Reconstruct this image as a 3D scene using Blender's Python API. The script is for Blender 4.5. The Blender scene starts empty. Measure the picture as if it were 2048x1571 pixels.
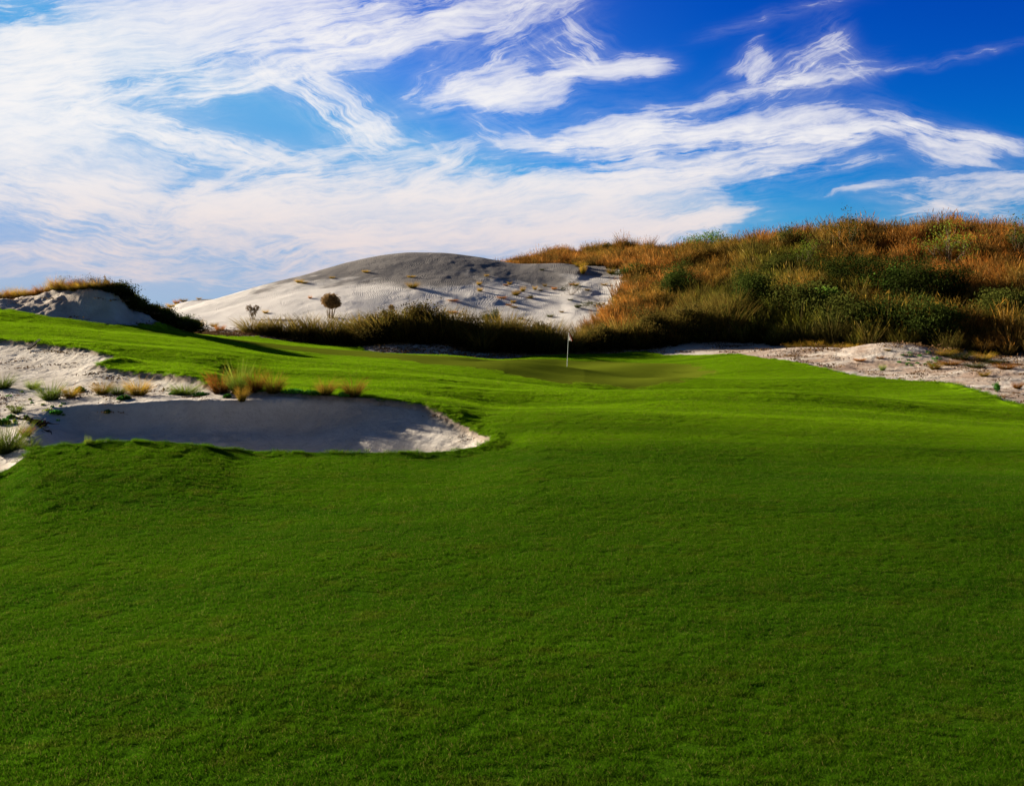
import bpy, math, random
import numpy as np
from mathutils import Vector, Matrix
R = math.radians
rng = np.random.default_rng(7)
random.seed(7)
S = bpy.context.scene
COL = S.collection

# ------------------------------------------------------------------ camera
F = 1900.0          # focal length in photo pixels (photo 2048 wide)
HOR = 640.0         # photo row of the eye level
EYE = 3.0
cam = bpy.data.cameras.new('camera')
co = bpy.data.objects.new('camera', cam); COL.objects.link(co)
co.location = (0, 0, EYE); co.rotation_euler = (R(90), 0, 0)
cam.sensor_fit = 'HORIZONTAL'; cam.sensor_width = 36.0
cam.lens = 36.0 * F / 2048
cam.shift_y = -(785.5 - HOR) / 2048
cam.clip_start = 0.1; cam.clip_end = 6000
S.camera = co

# ------------------------------------------------------------------ light
SUN_EL, SUN_AZ = R(14.5), R(33)      # sun low, to the left and a little beyond
sdir = Vector((-math.cos(SUN_AZ) * math.cos(SUN_EL), math.sin(SUN_AZ) * math.cos(SUN_EL), math.sin(SUN_EL)))
sun = bpy.data.lights.new('sun', 'SUN'); sun.energy = 5.0; sun.angle = R(0.5); sun.color = (1.0, 0.86, 0.68)
so = bpy.data.objects.new('sun', sun); COL.objects.link(so)
so.rotation_euler = sdir.to_track_quat('Z', 'Y').to_euler()

S.view_settings.view_transform = 'Standard'; S.view_settings.look = 'None'
S.view_settings.exposure = 1.65; S.view_settings.gamma = 1.0
S.render.engine = 'CYCLES'
S.cycles.use_denoising = True
S.cycles.max_bounces = 6; S.cycles.diffuse_bounces = 3; S.cycles.transmission_bounces = 4
S.cycles.transparent_max_bounces = 6; S.cycles.caustics_reflective = False; S.cycles.caustics_refractive = False

# ------------------------------------------------------------------ node helpers
class G:
    """tiny wrapper to write shader maths as expressions"""
    def __init__(s, tree): s.t = tree
    def n(s, kind, **kw):
        nd = s.t.nodes.new(kind)
        for k, v in kw.items():
            if k.startswith('i_'):
                key = k[2:].replace('_', ' ')
                s.put(nd.inputs[key], v)
            else: setattr(nd, k, v)
        return nd
    def put(s, sock, v):
        if isinstance(v, bpy.types.NodeSocket): s.t.links.new(v, sock)
        else: sock.default_value = v
    def m(s, op, a, b=0.0, c=None, clamp=False):
        nd = s.t.nodes.new('ShaderNodeMath'); nd.operation = op; nd.use_clamp = clamp
        s.put(nd.inputs[0], a); s.put(nd.inputs[1], b)
        if c is not None: s.put(nd.inputs[2], c)
        return nd.outputs[0]
    def comb(s, x, y, z=0.0):
        nd = s.t.nodes.new('ShaderNodeCombineXYZ')
        s.put(nd.inputs[0], x); s.put(nd.inputs[1], y); s.put(nd.inputs[2], z); return nd.outputs[0]
    def noise(s, vec, scale=1.0, detail=3.0, rough=0.5, dist=0.0, color=False):
        nd = s.t.nodes.new('ShaderNodeTexNoise')
        s.put(nd.inputs['Vector'], vec); nd.inputs['Scale'].default_value = scale
        nd.inputs['Detail'].default_value = detail; nd.inputs['Roughness'].default_value = rough
        nd.inputs['Distortion'].default_value = dist
        return nd.outputs['Color' if color else 'Fac']
    def mapr(s, v, a, b, c=0.0, d=1.0, smooth=True):
        nd = s.t.nodes.new('ShaderNodeMapRange'); nd.interpolation_type = 'SMOOTHSTEP' if smooth else 'LINEAR'
        s.put(nd.inputs[0], v)
        for i, x in enumerate((a, b, c, d)): s.put(nd.inputs[1 + i], x)
        return nd.outputs[0]
    def mix(s, f, a, b, mode='MIX'):
        nd = s.t.nodes.new('ShaderNodeMix'); nd.data_type = 'RGBA'; nd.blend_type = mode; nd.clamp_factor = True
        s.put(nd.inputs[0], f); s.put(nd.inputs[6], a); s.put(nd.inputs[7], b); return nd.outputs[2]
    def vm(s, op, a, b=(0, 0, 0)):
        nd = s.t.nodes.new('ShaderNodeVectorMath'); nd.operation = op
        s.put(nd.inputs[0], a); s.put(nd.inputs[1], b); return nd.outputs[0]

def C(r, g, b): return (r, g, b, 1.0)

# ------------------------------------------------------------------ sky with cirrus
W = bpy.data.worlds.new('World'); S.world = W; W.use_nodes = True
wt = W.node_tree; wt.nodes.clear(); g = G(wt)
sky = g.n('ShaderNodeTexSky', sky_type='NISHITA', sun_disc=False, sun_elevation=SUN_EL,
          sun_rotation=math.atan2(sdir.x, sdir.y), altitude=0.0, air_density=1.0, dust_density=0.3, ozone_density=2.5)
tc = g.n('ShaderNodeTexCoord')
sep = g.n('ShaderNodeSeparateXYZ'); wt.links.new(tc.outputs['Generated'], sep.inputs[0])
yy = g.m('MAXIMUM', g.m('ABSOLUTE', sep.outputs[1]), 0.12)
U0 = g.m('DIVIDE', sep.outputs[0], yy); V0 = g.m('DIVIDE', sep.outputs[2], yy)   # direction, tan of azimuth and height
wv = g.comb(U0, V0, 0.0)
warp = g.noise(g.vm('MULTIPLY', wv, (3.2, 7.0, 1)), 1.0, 4.0, 0.55, color=True)
warp2 = g.noise(g.vm('MULTIPLY', wv, (13, 22.0, 1)), 1.0, 3.0, 0.6, color=True)
wsum = g.vm('ADD', g.vm('MULTIPLY', g.vm('SUBTRACT', warp, (.5, .5, .5)), (.085, .05, 0)),
            g.vm('MULTIPLY', g.vm('SUBTRACT', warp2, (.5, .5, .5)), (.030, .022, 0)))
wuv = g.vm('ADD', wv, wsum)
sp2 = g.n('ShaderNodeSeparateXYZ'); wt.links.new(wuv, sp2.inputs[0]); U, V = sp2.outputs[0], sp2.outputs[1]
def fibre(deg, seed):
    a = R(deg)
    s_ = g.m('ADD', g.m('MULTIPLY', U, math.cos(a)), g.m('MULTIPLY', V, math.sin(a)))
    t_ = g.m('ADD', g.m('MULTIPLY', U, -math.sin(a)), g.m('MULTIPLY', V, math.cos(a)))
    lo = g.noise(g.comb(g.m('MULTIPLY', s_, 5.0), g.m('MULTIPLY', t_, 30.0), seed), 1.0, 8.0, 0.68, 0.0)
    hi = g.noise(g.comb(g.m('MULTIPLY', s_, 20.0), g.m('MULTIPLY', t_, 170.0), seed + 3), 1.0, 5.0, 0.65, 0.0)
    f = g.m('ADD', g.m('ADD', g.m('MULTIPLY', lo, 0.58), g.m('MULTIPLY', hi, 0.32)), g.m('MULTIPLY', iso, .18))
    return g.mapr(f, 0.40, 0.70)
iso = g.noise(g.vm('MULTIPLY', wv, (26.0, 40.0, 1)), 1.0, 6.0, .65)
FIB = {-35: fibre(-35, 1.0), -12: fibre(-12, 5.0), 8: fibre(8, 9.0), 28: fibre(28, 14.0)}
# cirrus streaks: centre (photo px, photo row) as a direction, slant, half length, half width, bend, density, solidity
STREAKS = [
 (330, 50, 13, 430, 85, 0, 1.5, .55), (560, 110, 18, 360, 50, 0, 1.1, .3), (830, 72, 14, 240, 34, .1, 1.3, .4),
 (1055, 45, 38, 130, 45, 0, 1.0, .2), (30, 180, 10, 170, 150, 0, 1.3, .6), (110, 330, -14, 260, 85, .2, 1.4, .5),
 (330, 285, -20, 230, 26, .2, 1.2, .2), (470, 300, -8, 190, 20, .3, 1.0, .2), (600, 190, -30, 150, 34, -.2, .9, .1),
 (690, 225, -38, 120, 44, 0, 1.1, .15), (775, 275, -12, 75, 13, 0, 1.1, .2), (650, 318, 18, 170, 30, .3, 1.0, .2),
 (850, 158, 38, 85, 15, .3, .85, .05), (955, 170, 12, 120, 40, 0, 1.1, .25), (1050, 195, 6, 120, 30, .2, 1.3, .35),
 (1215, 140, 6, 105, 20, .1, 1.25, .35), (1090, 115, -30, 90, 30, 0, .7, .05), (1505, 135, 35, 46, 24, .2, 1.25, .2),
 (1625, 110, 35, 85, 30, .2, .85, .05), (1640, 150, 10, 110, 22, .2, .75, .05), (1450, 190, 14, 150, 15, .2, .85, .05),
 (1235, 255, 14, 120, 32, 0, 1.3, .25), (1330, 290, 3, 250, 30, 0, 1.1, .2), (1500, 255, 2, 230, 34, -.1, 1.3, .2),
 (1430, 320, 5, 280, 30, .1, 1.15, .3), (1700, 268, -2, 130, 22, 0, .9, .1), (1895, 305, -10, 100, 30, .1, 1.2, .2),
 (1085, 290, 5, 85, 20, 0, 1.15, .3), (1210, 368, 3, 420, 26, .1, 1.15, .5), (640, 375, 12, 270, 40, .1, 1.0, .4),
 (900, 420, 2, 520, 62, -.1, 1.5, .7), (1010, 480, 2, 420, 40, 0, 1.2, .8), (1390, 448, 10, 120, 15, .1, 1.3, .5),
 (250, 420, -4, 420, 52, 0, 1.0, .55), (420, 480, -6, 360, 40, 0, .8, .6), (1960, 392, 8, 170, 40, 0, 1.1, .1), (1740, 382, 8, 110, 7, .5, .9, .2),
 (1890, 112, 10, 150, 9, .1, .6, .1), (1560, 30, 14, 150, 14, 0, .35, .05),
 (500, 540, 0, 600, 34, 0, .55, .9), (1880, 415, -6, 140, 12, .1, .9, .2), (980, 120, 25, 110, 26, 0, .9, .1), (1150, 90, -60, 70, 40, 0, .7, .05), (1540, 180, 22, 130, 40, .1, .75, .05), (1690, 120, -50, 60, 26, 0, .7, .05),
 (1800, 250, -18, 90, 26, 0, .85, .1), (1985, 285, -10, 90, 18, 0, .8, .1), (1600, 350, 4, 160, 16, .2, .8, .1), (870, 300, -60, 50, 16, 0, .8, .1), (870, 350, 30, 120, 26, 0, 1.0, .2), (420, 385, 25, 130, 20, .1, .9, .1), (1020, 235, -35, 80, 20, 0, .7, .05), (200, 210, 20, 150, 30, 0, .7, .1), (400, 180, 15, 160, 30, 0, .7, .1), (60, 500, -6, 260, 22, 0, .8, .5), (350, 550, -8, 300, 18, 0, .7, .5), (970, 260, -40, 60, 18, 0, .6, .05),
]
keys = sorted(FIB)
dens = None
for (cx, cy, an, ln, wd, bd, st, sol) in STREAKS:
    a = R(an); u0, v0 = (cx - 1024) / F, (HOR - cy) / F; L = ln / F; Wd = wd / F
    du, dv = g.m('SUBTRACT', U, u0), g.m('SUBTRACT', V, v0)
    s_ = g.m('ADD', g.m('MULTIPLY', du, math.cos(a) / L), g.m('MULTIPLY', dv, math.sin(a) / L))
    t_ = g.m('ADD', g.m('MULTIPLY', du, -math.sin(a) / Wd), g.m('MULTIPLY', dv, math.cos(a) / Wd))
    s2 = g.m('MULTIPLY', s_, s_)
    if bd: t_ = g.m('SUBTRACT', t_, g.m('MULTIPLY', s2, bd * 1.6))
    r2 = g.m('MULTIPLY_ADD', t_, t_, g.m('MULTIPLY', s2, s2))
    msk = g.m('EXPONENT', g.m('MULTIPLY', r2, -0.75))
    fk = FIB[min(keys, key=lambda k: abs(k - an))]
    # eroded by the filaments, so that edges fray instead of fading
    ero = g.m('MULTIPLY_ADD', fk, 1.15 * (1 - .5 * sol), -1.15 * (1 - .5 * sol))
    soft = g.m('MULTIPLY', g.m('MULTIPLY', msk, fk), st * .32)
    term = g.m('ADD', soft, g.m('MAXIMUM', g.m('MULTIPLY_ADD', msk, st * 1.08, ero), 0.0))
    dens = term if dens is None else g.m('ADD', dens, term)
veil = g.m('MULTIPLY', g.mapr(U0, 0.25, -0.5), g.mapr(V0, 0.50, 0.05, 0.02, 0.20))
dens = g.m('ADD', dens, veil)
alpha = g.m('SUBTRACT', 1.0, g.m('EXPONENT', g.m('MULTIPLY', dens, -1.15)))
alpha = g.m('MULTIPLY', alpha, g.m('MULTIPLY', g.mapr(sep.outputs[2], -0.02, 0.03), g.mapr(sep.outputs[1], -.1, .35)))
# polarised, deep blue: per-channel response applied to the physical sky for every ray alike
sc3 = g.n('ShaderNodeSeparateColor'); wt.links.new(sky.outputs[0], sc3.inputs[0])
r_ = g.m('MINIMUM', 1.1, g.m('MULTIPLY', g.m('POWER', g.m('MULTIPLY', sc3.outputs[0], 1 / 3.0), 3.0), .05))
g_ = g.m('MINIMUM', g.m('MULTIPLY', g.m('POWER', g.m('MULTIPLY', sc3.outputs[1], 1 / 3.5), 2.4), 1.45), 2.15)
b_ = g.m('MINIMUM', g.m('MULTIPLY', g.m('POWER', g.m('MULTIPLY', sc3.outputs[2], .25), 1.25), 3.7), 4.9)
cc3 = g.n('ShaderNodeCombineColor'); g.put(cc3.inputs[0], r_); g.put(cc3.inputs[1], g_); g.put(cc3.inputs[2], b_)
low = g.mix(g.mapr(U0, -.5, .3), C(1.7, 3.0, 4.4), C(1.3, 2.4, 4.2))
skyk = g.mix(g.mapr(V0, .16, -.01), cc3.outputs[0], low)
cloudc = g.mix(g.mapr(V0, 0.02, 0.22), C(5.2, 4.35, 4.2), C(6.1, 5.95, 5.9))
# the polarised band lies across the sun's direction; unseen sky overhead and behind is tinted dimmer to tune shadow fill
fill_sky = g.mix(1.0, sky.outputs[0], C(.16, .22, .33), 'MULTIPLY')
skyk = g.mix(g.m('MAXIMUM', g.mapr(sep.outputs[1], .55, .1), g.mapr(sep.outputs[2], .42, .60)), skyk, fill_sky)
skyc = g.mix(alpha, skyk, cloudc)
bg = g.n('ShaderNodeBackground'); wt.links.new(skyc, bg.inputs[0]); bg.inputs[1].default_value = 0.05
wo = g.n('ShaderNodeOutputWorld'); wt.links.new(bg.outputs[0], wo.inputs[0])

# ------------------------------------------------------------------ numpy noise
def _h(ix, iy, s):
    n = (ix.astype(np.int64) * 374761393 + iy.astype(np.int64) * 668265263 + s * 1442695041) & 0x7fffffff
    n = (n ^ (n >> 13)) * 1274126177 & 0x7fffffff
    return ((n ^ (n >> 16)) & 0xffff) / 65535.0
def vn(x, y, s=0):
    ix, iy = np.floor(x), np.floor(y); fx, fy = x - ix, y - iy
    fx = fx * fx * (3 - 2 * fx); fy = fy * fy * (3 - 2 * fy)
    a, b = _h(ix, iy, s), _h(ix + 1, iy, s); c, d = _h(ix, iy + 1, s), _h(ix + 1, iy + 1, s)
    return (a * (1 - fx) + b * fx) * (1 - fy) + (c * (1 - fx) + d * fx) * fy
def fbm(x, y, s=0, o=4):
    r = 0; a = .5
    for k in range(o):
        r = r + a * (vn(x * 2 ** k + 17 * k, y * 2 ** k - 9 * k, s + k) - .5); a *= .5
    return r
def sstep(a, b, x):
    t = np.clip((x - a) / (b - a), 0, 1); return t * t * (3 - 2 * t)
def pchip(X, Y, x):
    X = np.asarray(X, float); Y = np.asarray(Y, float); h = np.diff(X); dl = np.diff(Y) / h
    m = np.zeros(len(X))
    w1 = 2 * h[1:] + h[:-1]; w2 = h[1:] + 2 * h[:-1]
    ok = dl[:-1] * dl[1:] > 0
    with np.errstate(all='ignore'):
        mm = (w1 + w2) / (w1 / dl[:-1] + w2 / dl[1:])
    m[1:-1] = np.where(ok, mm, 0); m[0] = dl[0]; m[-1] = dl[-1]
    x = np.clip(x, X[0], X[-1]); i = np.clip(np.searchsorted(X, x) - 1, 0, len(X) - 2)
    t = (x - X[i]) / h[i]; t2, t3 = t * t, t ** 3
    return Y[i] * (2 * t3 - 3 * t2 + 1) + h[i] * m[i] * (t3 - 2 * t2 + t) + Y[i + 1] * (3 * t2 - 2 * t3) + h[i] * m[i + 1] * (t3 - t2)

# ------------------------------------------------------------------ terrain: contour lines lofted from near to far
# each line: (bearing as photo px, distance m, photo row) -> height
def line(pts):
    p = np.array(pts, float); X = p[:, 0]
    return lambda px: (pchip(X, p[:, 1], px), pchip(X, EYE - (p[:, 2] - HOR) * p[:, 1] / F, px))
def lineZ(pts):
    p = np.array(pts, float); X = p[:, 0]
    return lambda px: (pchip(X, p[:, 1], px), pchip(X, p[:, 2], px))
flat = lambda d, z: lineZ([(-5000, d, z), (7000, d, z)])
K = {}
K[0] = flat(-14, -.1); K[1] = flat(6, 0)
K[2] = flat(11.5, -.03)
K['4'] = line([(-5000, 14, 1000), (-600, 15, 975), (-150, 16.2, 962), (0, 17.2, 948), (60, 18.2, 906), (150, 18.9, 889), (300, 19.4, 886), (400, 19.7, 894),
               (500, 20.1, 905), (700, 20.2, 908), (900, 20.6, 902), (985, 21.6, 880), (1100, 23, 856), (1250, 24, 848), (1500, 23.5, 862),
               (1750, 22.5, 880), (2048, 21.5, 902), (3000, 20, 925), (7000, 18, 960)])
K['5'] = line([(-5000, 25, 800), (-300, 26, 792), (0, 25.8, 806), (200, 25.6, 795), (400, 25.6, 786), (600, 26.4, 790), (800, 26.4, 802), (900, 25.8, 824),
               (985, 26.8, 828), (1134, 29, 812), (1300, 30, 806), (1500, 30, 812), (1750, 29, 830), (2048, 28, 852), (3000, 28, 870), (7000, 28, 870)])
K['6'] = line([(-5000, 44, 690), (-300, 41, 672), (0, 38, 680), (100, 36.3, 691), (200, 33.6, 707), (240, 32.5, 720), (320, 30.6, 742), (400, 29, 757),
               (470, 29, 772), (600, 30.5, 767), (800, 32, 765), (1000, 33, 782), (1134, 36, 776), (1300, 37, 787), (1500, 37, 792), (1750, 35, 802),
               (2048, 33.5, 820), (3000, 34, 830), (7000, 36, 830)])
K['7'] = line([(-5000, 52, 660), (-300, 46, 645), (0, 43.5, 650), (200, 41, 675), (400, 40, 699), (600, 42, 722), (800, 42, 736), (1000, 41, 754), (1134, 40, 771),
               (1300, 42, 781), (1500, 44, 772), (1750, 42, 776), (2048, 39, 790), (3000, 40, 800), (7000, 42, 800)])
K['8'] = line([(-5000, 58, 640), (-300, 52, 608), (0, 50, 619), (100, 50, 637), (250, 51, 652), (400, 54, 673), (500, 57, 686), (600, 58, 696), (700, 58, 703.5),
               (800, 54, 711), (900, 52, 721), (1000, 52, 732), (1134, 57, 734), (1300, 55, 740), (1500, 52, 736), (1750, 48.5, 752), (2048, 45, 757),
               (3000, 45, 760), (7000, 48, 760)])
K['9'] = line([(-5000, 66, 625), (-300, 58, 596), (-60, 58.5, 604), (60, 56.5, 592), (130, 54.6, 586), (190, 53.2, 583), (218, 53.0, 585), (262, 56, 610), (320, 57, 640),
               (390, 60, 668), (450, 62, 676), (500, 63, 682), (600, 65, 692), (700, 65, 699), (800, 62, 708), (900, 61, 712), (1000, 61, 720),
               (1134, 64, 716), (1300, 63, 722), (1500, 60, 712), (1750, 56, 712), (2048, 52, 726), (3000, 52, 730), (7000, 56, 730)])
K['a'] = lineZ([(-5000, 80, .8), (-300, 74, .6), (0, 72, .6), (250, 72, .9), (330, 72, 1.5), (400, 73, 2.05), (500, 74, 2.0), (600, 75, 1.4), (700, 75, 1.0), (735, 73, 1.2), (800, 72, 1.42), (880, 72, 1.35), (935, 72, .8),
                (1134, 71, .55), (1300, 71, .85), (1400, 70, 1.2), (1530, 69, 1.2), (1750, 65.5, 1.0), (2048, 60.5, .8), (3000, 60, .8), (7000, 66, .8)])
K['b'] = line([(-5000, 95, 640), (0, 88, 660), (300, 86, 656), (400, 86, 656), (500, 88, 650), (600, 88, 643), (700, 87, 640), (900, 87, 645), (1100, 87, 652),
               (1240, 86, 640), (1400, 84, 622), (1600, 80, 612), (1800, 76, 610), (2048, 71, 610), (3000, 70, 605), (7000, 78, 620)])
K['c'] = line([(-5000, 110, 640), (0, 100, 650), (300, 98, 640), (400, 100, 628), (500, 102, 605), (600, 105, 583), (700, 107, 567), (830, 107, 560), (950, 106, 568),
               (1100, 104, 584), (1200, 100, 590), (1300, 99, 573), (1450, 95, 548), (1600, 92, 535), (1800, 87, 527), (2048, 82, 520), (3000, 80, 510), (7000, 90, 560)])
K['d'] = line([(-5000, 128, 640), (0, 112, 648), (300, 108, 634), (345, 109, 622), (400, 110, 604), (500, 114, 576), (620, 119, 546), (700, 123, 524), (780, 125, 509),
               (830, 126, 505), (880, 126, 505.5), (950, 125, 513), (1050, 122, 527.5), (1120, 119, 528), (1180, 117, 531), (1250, 116, 530), (1370, 112, 516), (1500, 108, 498),
               (1700, 102, 487), (1850, 98, 480), (2048, 94, 477), (3000, 92, 460), (7000, 104, 520)])
K['e'] = lineZ([(-5000, 146, 1), (0, 134, 1), (330, 140, 2.9), (400, 140, 3.5), (500, 142, 4), (830, 146, 8), (1000, 146, 9.2), (1100, 146, 10.4), (1250, 143, 11.0),
                (1370, 134, 10.8), (1500, 124, 11.0), (1700, 116, 11.4), (2048, 108, 11.0), (3000, 106, 11), (7000, 120, 8)])
K['f'] = line([(-5000, 170, 640), (0, 158, 650), (290, 160, 641), (330, 160, 620), (360, 160, 605), (400, 160, 599), (450, 160, 598), (520, 160, 610), (700, 160, 600), (900, 160, 570),
               (1000, 160, 540), (1030, 160, 530), (1100, 160, 515), (1160, 160, 510), (1250, 158, 507), (1370, 152, 512), (1500, 144, 515), (1700, 134, 505), (2048, 126, 500), (3000, 126, 460), (7000, 140, 600)])
K['g'] = flat(230, 1.5); K['h'] = flat(1500, 0.0); K['i'] = flat(4000, -2)
order = [0, 1, 2, '4', '5', '6', '7', '8', '9', 'a', 'b', 'c', 'd', 'e', 'f', 'g', 'h', 'i']
dS = lambda px, key: K[key](np.atleast_1d(np.asarray(px, float)))

def colz(px):
    ks = [K[k](np.array([px])) for k in order]
    D = [float(k[0][0]) for k in ks]; Z = [float(k[1][0]) for k in ks]
    return D, Z
vpx = np.arange(-140, 2190, 2.0)
left = -140 - np.geomspace(4, 4200, 90); right = 2188 + np.geomspace(4, 4200, 90)
PX = np.sort(np.concatenate([vpx, left, right]))
def gseg(a, b, r):
    n = max(2, int(math.log(b / a) / r)); return np.geomspace(a, b, n, endpoint=False)
DD = np.concatenate([np.linspace(-13, 3.6, 14), gseg(4.2, 15, .008), gseg(15, 42, .0023), gseg(42, 165, .0036), gseg(165, 3900, .07)])
nC, nR = len(PX), len(DD)
Z = np.zeros((nR, nC))
for j, px in enumerate(PX):
    D, Zk = colz(px)
    assert all(b > a for a, b in zip(D, D[1:])), (px, D)
    Z[:, j] = pchip(D, Zk, DD)
PXg, DDg = np.meshgrid(PX, DD)
def wx(px, d): return (px - 1024) / F * np.maximum(d, 4.0)
XX = wx(PXg, DDg); YY = DDg

# --- polygons on the ground, (bearing px, distance m)
def poly(pts): 
    p = np.array(pts, float); return np.stack([wx(p[:, 0], p[:, 1]), p[:, 1]], 1)
def sdist(P, x, y):
    """signed distance, positive inside"""
    shp = x.shape; x = x.ravel(); y = y.ravel(); best = np.full(x.shape, 1e9); ins = np.zeros(x.shape, bool)
    for i in range(len(P)):
        a, b = P[i], P[(i + 1) % len(P)]; ab = b - a; L2 = ab @ ab + 1e-12
        t = np.clip(((x - a[0]) * ab[0] + (y - a[1]) * ab[1]) / L2, 0, 1)
        dd = (x - a[0] - t * ab[0]) ** 2 + (y - a[1] - t * ab[1]) ** 2; best = np.minimum(best, dd)
        c = (a[1] > y) != (b[1] > y)
        with np.errstate(all='ignore'):
            xi = (b[0] - a[0]) * (y - a[1]) / (b[1] - a[1] + 1e-15) + a[0]
        ins ^= c & (x < xi)
    return (np.sqrt(best) * np.where(ins, 1, -1)).reshape(shp)

P_WASTE = poly([(-4000, 14), (-600, 15.2), (-150, 16.4), (0, 17.3), (40, 17.8), (62, 18.15), (75, 18.6), (150, 18.95), (300, 19.5), (400, 19.8), (500, 20.2), (700, 20.3), (900, 20.7), (960, 21.0),
    (988, 21.7), (975, 22.8), (940, 24.0), (880, 25.6), (830, 26.1), (740, 26.5), (640, 26.6), (560, 26.9), (480, 27.3), (440, 27.8), (425, 28.4), (400, 28.9),
    (330, 30.1), (250, 31.1), (205, 31.5), (190, 31.9), (196, 32.4), (245, 32.9), (240, 33.2), (200, 33.9), (180, 34.6), (100, 36.4), (60, 37.2), (0, 38.1), (-300, 41), (-4000, 45)])
P_TURF = poly([(-4200, 3), (-4200, 47), (-300, 53.5), (0, 50.3), (100, 50.5), (180, 50.2), (230, 50.3), (270, 51.6), (330, 56), (380, 62), (440, 66), (500, 70), (600, 72.0), (700, 72.4), (725, 71), (737, 65), (800, 63), (900, 62.6), (990, 63.5),
    (1020, 66), (1134, 69), (1290, 70.0), (1330, 67.0), (1400, 64.5), (1460, 62.5), (1530, 58), (1600, 54.5), (1680, 50.5), (1740, 47.3), (1770, 46.5), (1900, 43.8), (1950, 41), (1990, 37.6), (2048, 34.8), (2300, 31), (6000, 28), (6000, 3)])
P_GREEN = poly([(330, 55.5), (400, 51.5), (560, 50), (700, 49), (820, 46), (1000, 43), (1134, 41.8), (1300, 42.6), (1420, 46), (1440, 52), (1400, 58), (1250, 62.5), (1100, 63.5), (960, 60), (900, 60.5), (800, 60.8), (700, 63), (600, 64), (480, 62), (400, 59)])
jit = 0.22 * fbm(XX * 1.3, YY * 1.3, 3, 4) * 2 + .10 * fbm(XX * 6, YY * 6, 4, 3) * 2
sdW = sdist(P_WASTE, XX, YY); sdT = sdist(P_TURF, XX, YY)
sd_turf = np.minimum(sdT, -sdW) + jit * np.clip(YY / 30, .5, 1.6)
sd_green = sdist(P_GREEN, XX, YY)

# --- carve and add relief
def bump(px, d, h, sx, sy, p=2): 
    x0, y0 = wx(np.array(px, float), np.array(d, float)), d
    return h * np.exp(-np.abs((XX - x0) / sx) ** p - np.abs((YY - y0) / sy) ** p)

def K5d(px): return K['5'](px)[0]
def K4d(px): return K['4'](px)[0]
k4, k5, k6 = K4d(PXg.ravel()).reshape(PXg.shape), K5d(PXg.ravel()).reshape(PXg.shape), K['6'](PXg.ravel())[0].reshape(PXg.shape)
# main bunker: floor, near drop, long far wall, right end wall, left end
endR = 1 - np.clip((PXg + 40 * fbm(YY * .8, XX * 0 + 2, 5) - 600) / 390, 0, 1) ** 1.25; endL = sstep(40, 210, PXg)
near = sstep(0.0, 0.55, DDg - k4); wallw = 3.0
far = 1 - np.clip((DDg - (k5 - wallw)) / wallw, 0, 1); fr_ = sstep(560, 820, PXg); far = (1 - (1 - far) ** 2.1) * (1 - fr_) + far ** 1.9 * fr_
far = far - .10 * np.sin(np.pi * 2 * np.clip(far, 0, 1)) * -1
wb = near * np.clip(far, 0, 1) * endR * endL
wb[(DDg < 15) | (DDg > 30)] = 0
zf = -0.62 + 0.10 * fbm(XX * .6, YY * .6, 8)
Z = Z * (1 - wb) + zf * wb
# ridge crest between the two bunkers, then upper bunker scooped behind it
m2 = sstep(455, 380, PXg) * (DDg > k5 - .5) * (DDg < k6 + .01)
tt = np.clip((DDg - k5) / np.maximum(k6 - k5, .1), 0, 1)
Z = Z - m2 * (0.18 * np.clip(np.sin(np.pi * tt ** 1.6), 0, 1))
# cut turf edge
edge = sstep(0.03, -0.16, sd_turf)
rough_sand = sstep(0.0, -0.3, sd_turf)
nearw = (DDg < 80)
Z = Z - 0.09 * edge * nearw * (1 + 1.0 * sstep(0.2, -1.0, sd_turf) * (PXg < 1100) * (DDg < 45))
lip = np.exp(-((sd_turf - .12) / .22) ** 2) * (DDg < 45)
Z = Z + 0.05 * lip * (0.5 + .7 * (fbm(XX * 1.6, YY * 1.6, 31) + .2))
# small bunker in front of the reeds, shaded bank
u = (PXg - 870) / 150.0; v_ = (DDg - 66.0) / 3.0
Z = Z - 0.55 * np.exp(-(np.abs(u) ** 4) - v_ ** 4)
Z = Z + bump(1790, 57, .85, 3.4, 3.4) + bump(1600, 62, .35, 3.5, 2.5) + bump(2080, 47, .35, 5, 3)
# soft swells of the fairway
trf = sstep(-.3, .6, sd_turf)
Z = Z + trf * (0.30 * np.where(XX < 0, 1 - .65 * sstep(26, 20, DDg) * sstep(-2, -5, XX), 1) * fbm(XX * .10 + 3, YY * .20, 21, 2) * sstep(2, 10, DDg) * 2 * sstep(70, 40, DDg) + .025 * fbm(XX * .7, YY * .7, 22, 2))
Z = Z + trf * (bump(1500, 33, .20, 9, 2.0) + bump(1650, 41, -.30, 8, 2.6) + bump(1250, 25.5, .14, 8, 1.8) + bump(1850, 19.5, -.16, 4.5, 1.8) + bump(700, 36, .16, 6, 1.6) + bump(1150, 15, .07, 6, 1.6))
# green undulation
Z = Z + sstep(-1, 3, sd_green) * (.13 * np.sin((XX * .55 - (YY - 50) * .42) * 1.0 + .6) * sstep(800, 1000, PXg))
Z = Z + bump(1290, 47.5, .30, 3.2, 2.0) + bump(1050, 50, .25, 3.5, 2.2)
# sand roughness: footprints, trampled lumps, slope runnels
sn = rough_sand * (DDg < 62)
Z = Z + sn * (0.10 * fbm(XX * 1.1, YY * 1.1, 40, 3) * np.where((DDg > 27.5) & (DDg < 46) & (PXg < 1000), .5, 1) + 0.05 * fbm(XX * 4, YY * 4, 41, 3) * np.where(wb > .3, .6, 1.0) + .09 * wb * fbm(XX * 3.2 + YY * 1.6, YY * .5, 44, 3))
foot = np.clip(vn(XX * 2.7, YY * 2.7, 50) - .72, 0, 1)
Z = Z - sn * .10 * foot * (sdW < 50) * np.where((DDg > 27) | (PXg > 1300), 1, .25)
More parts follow.
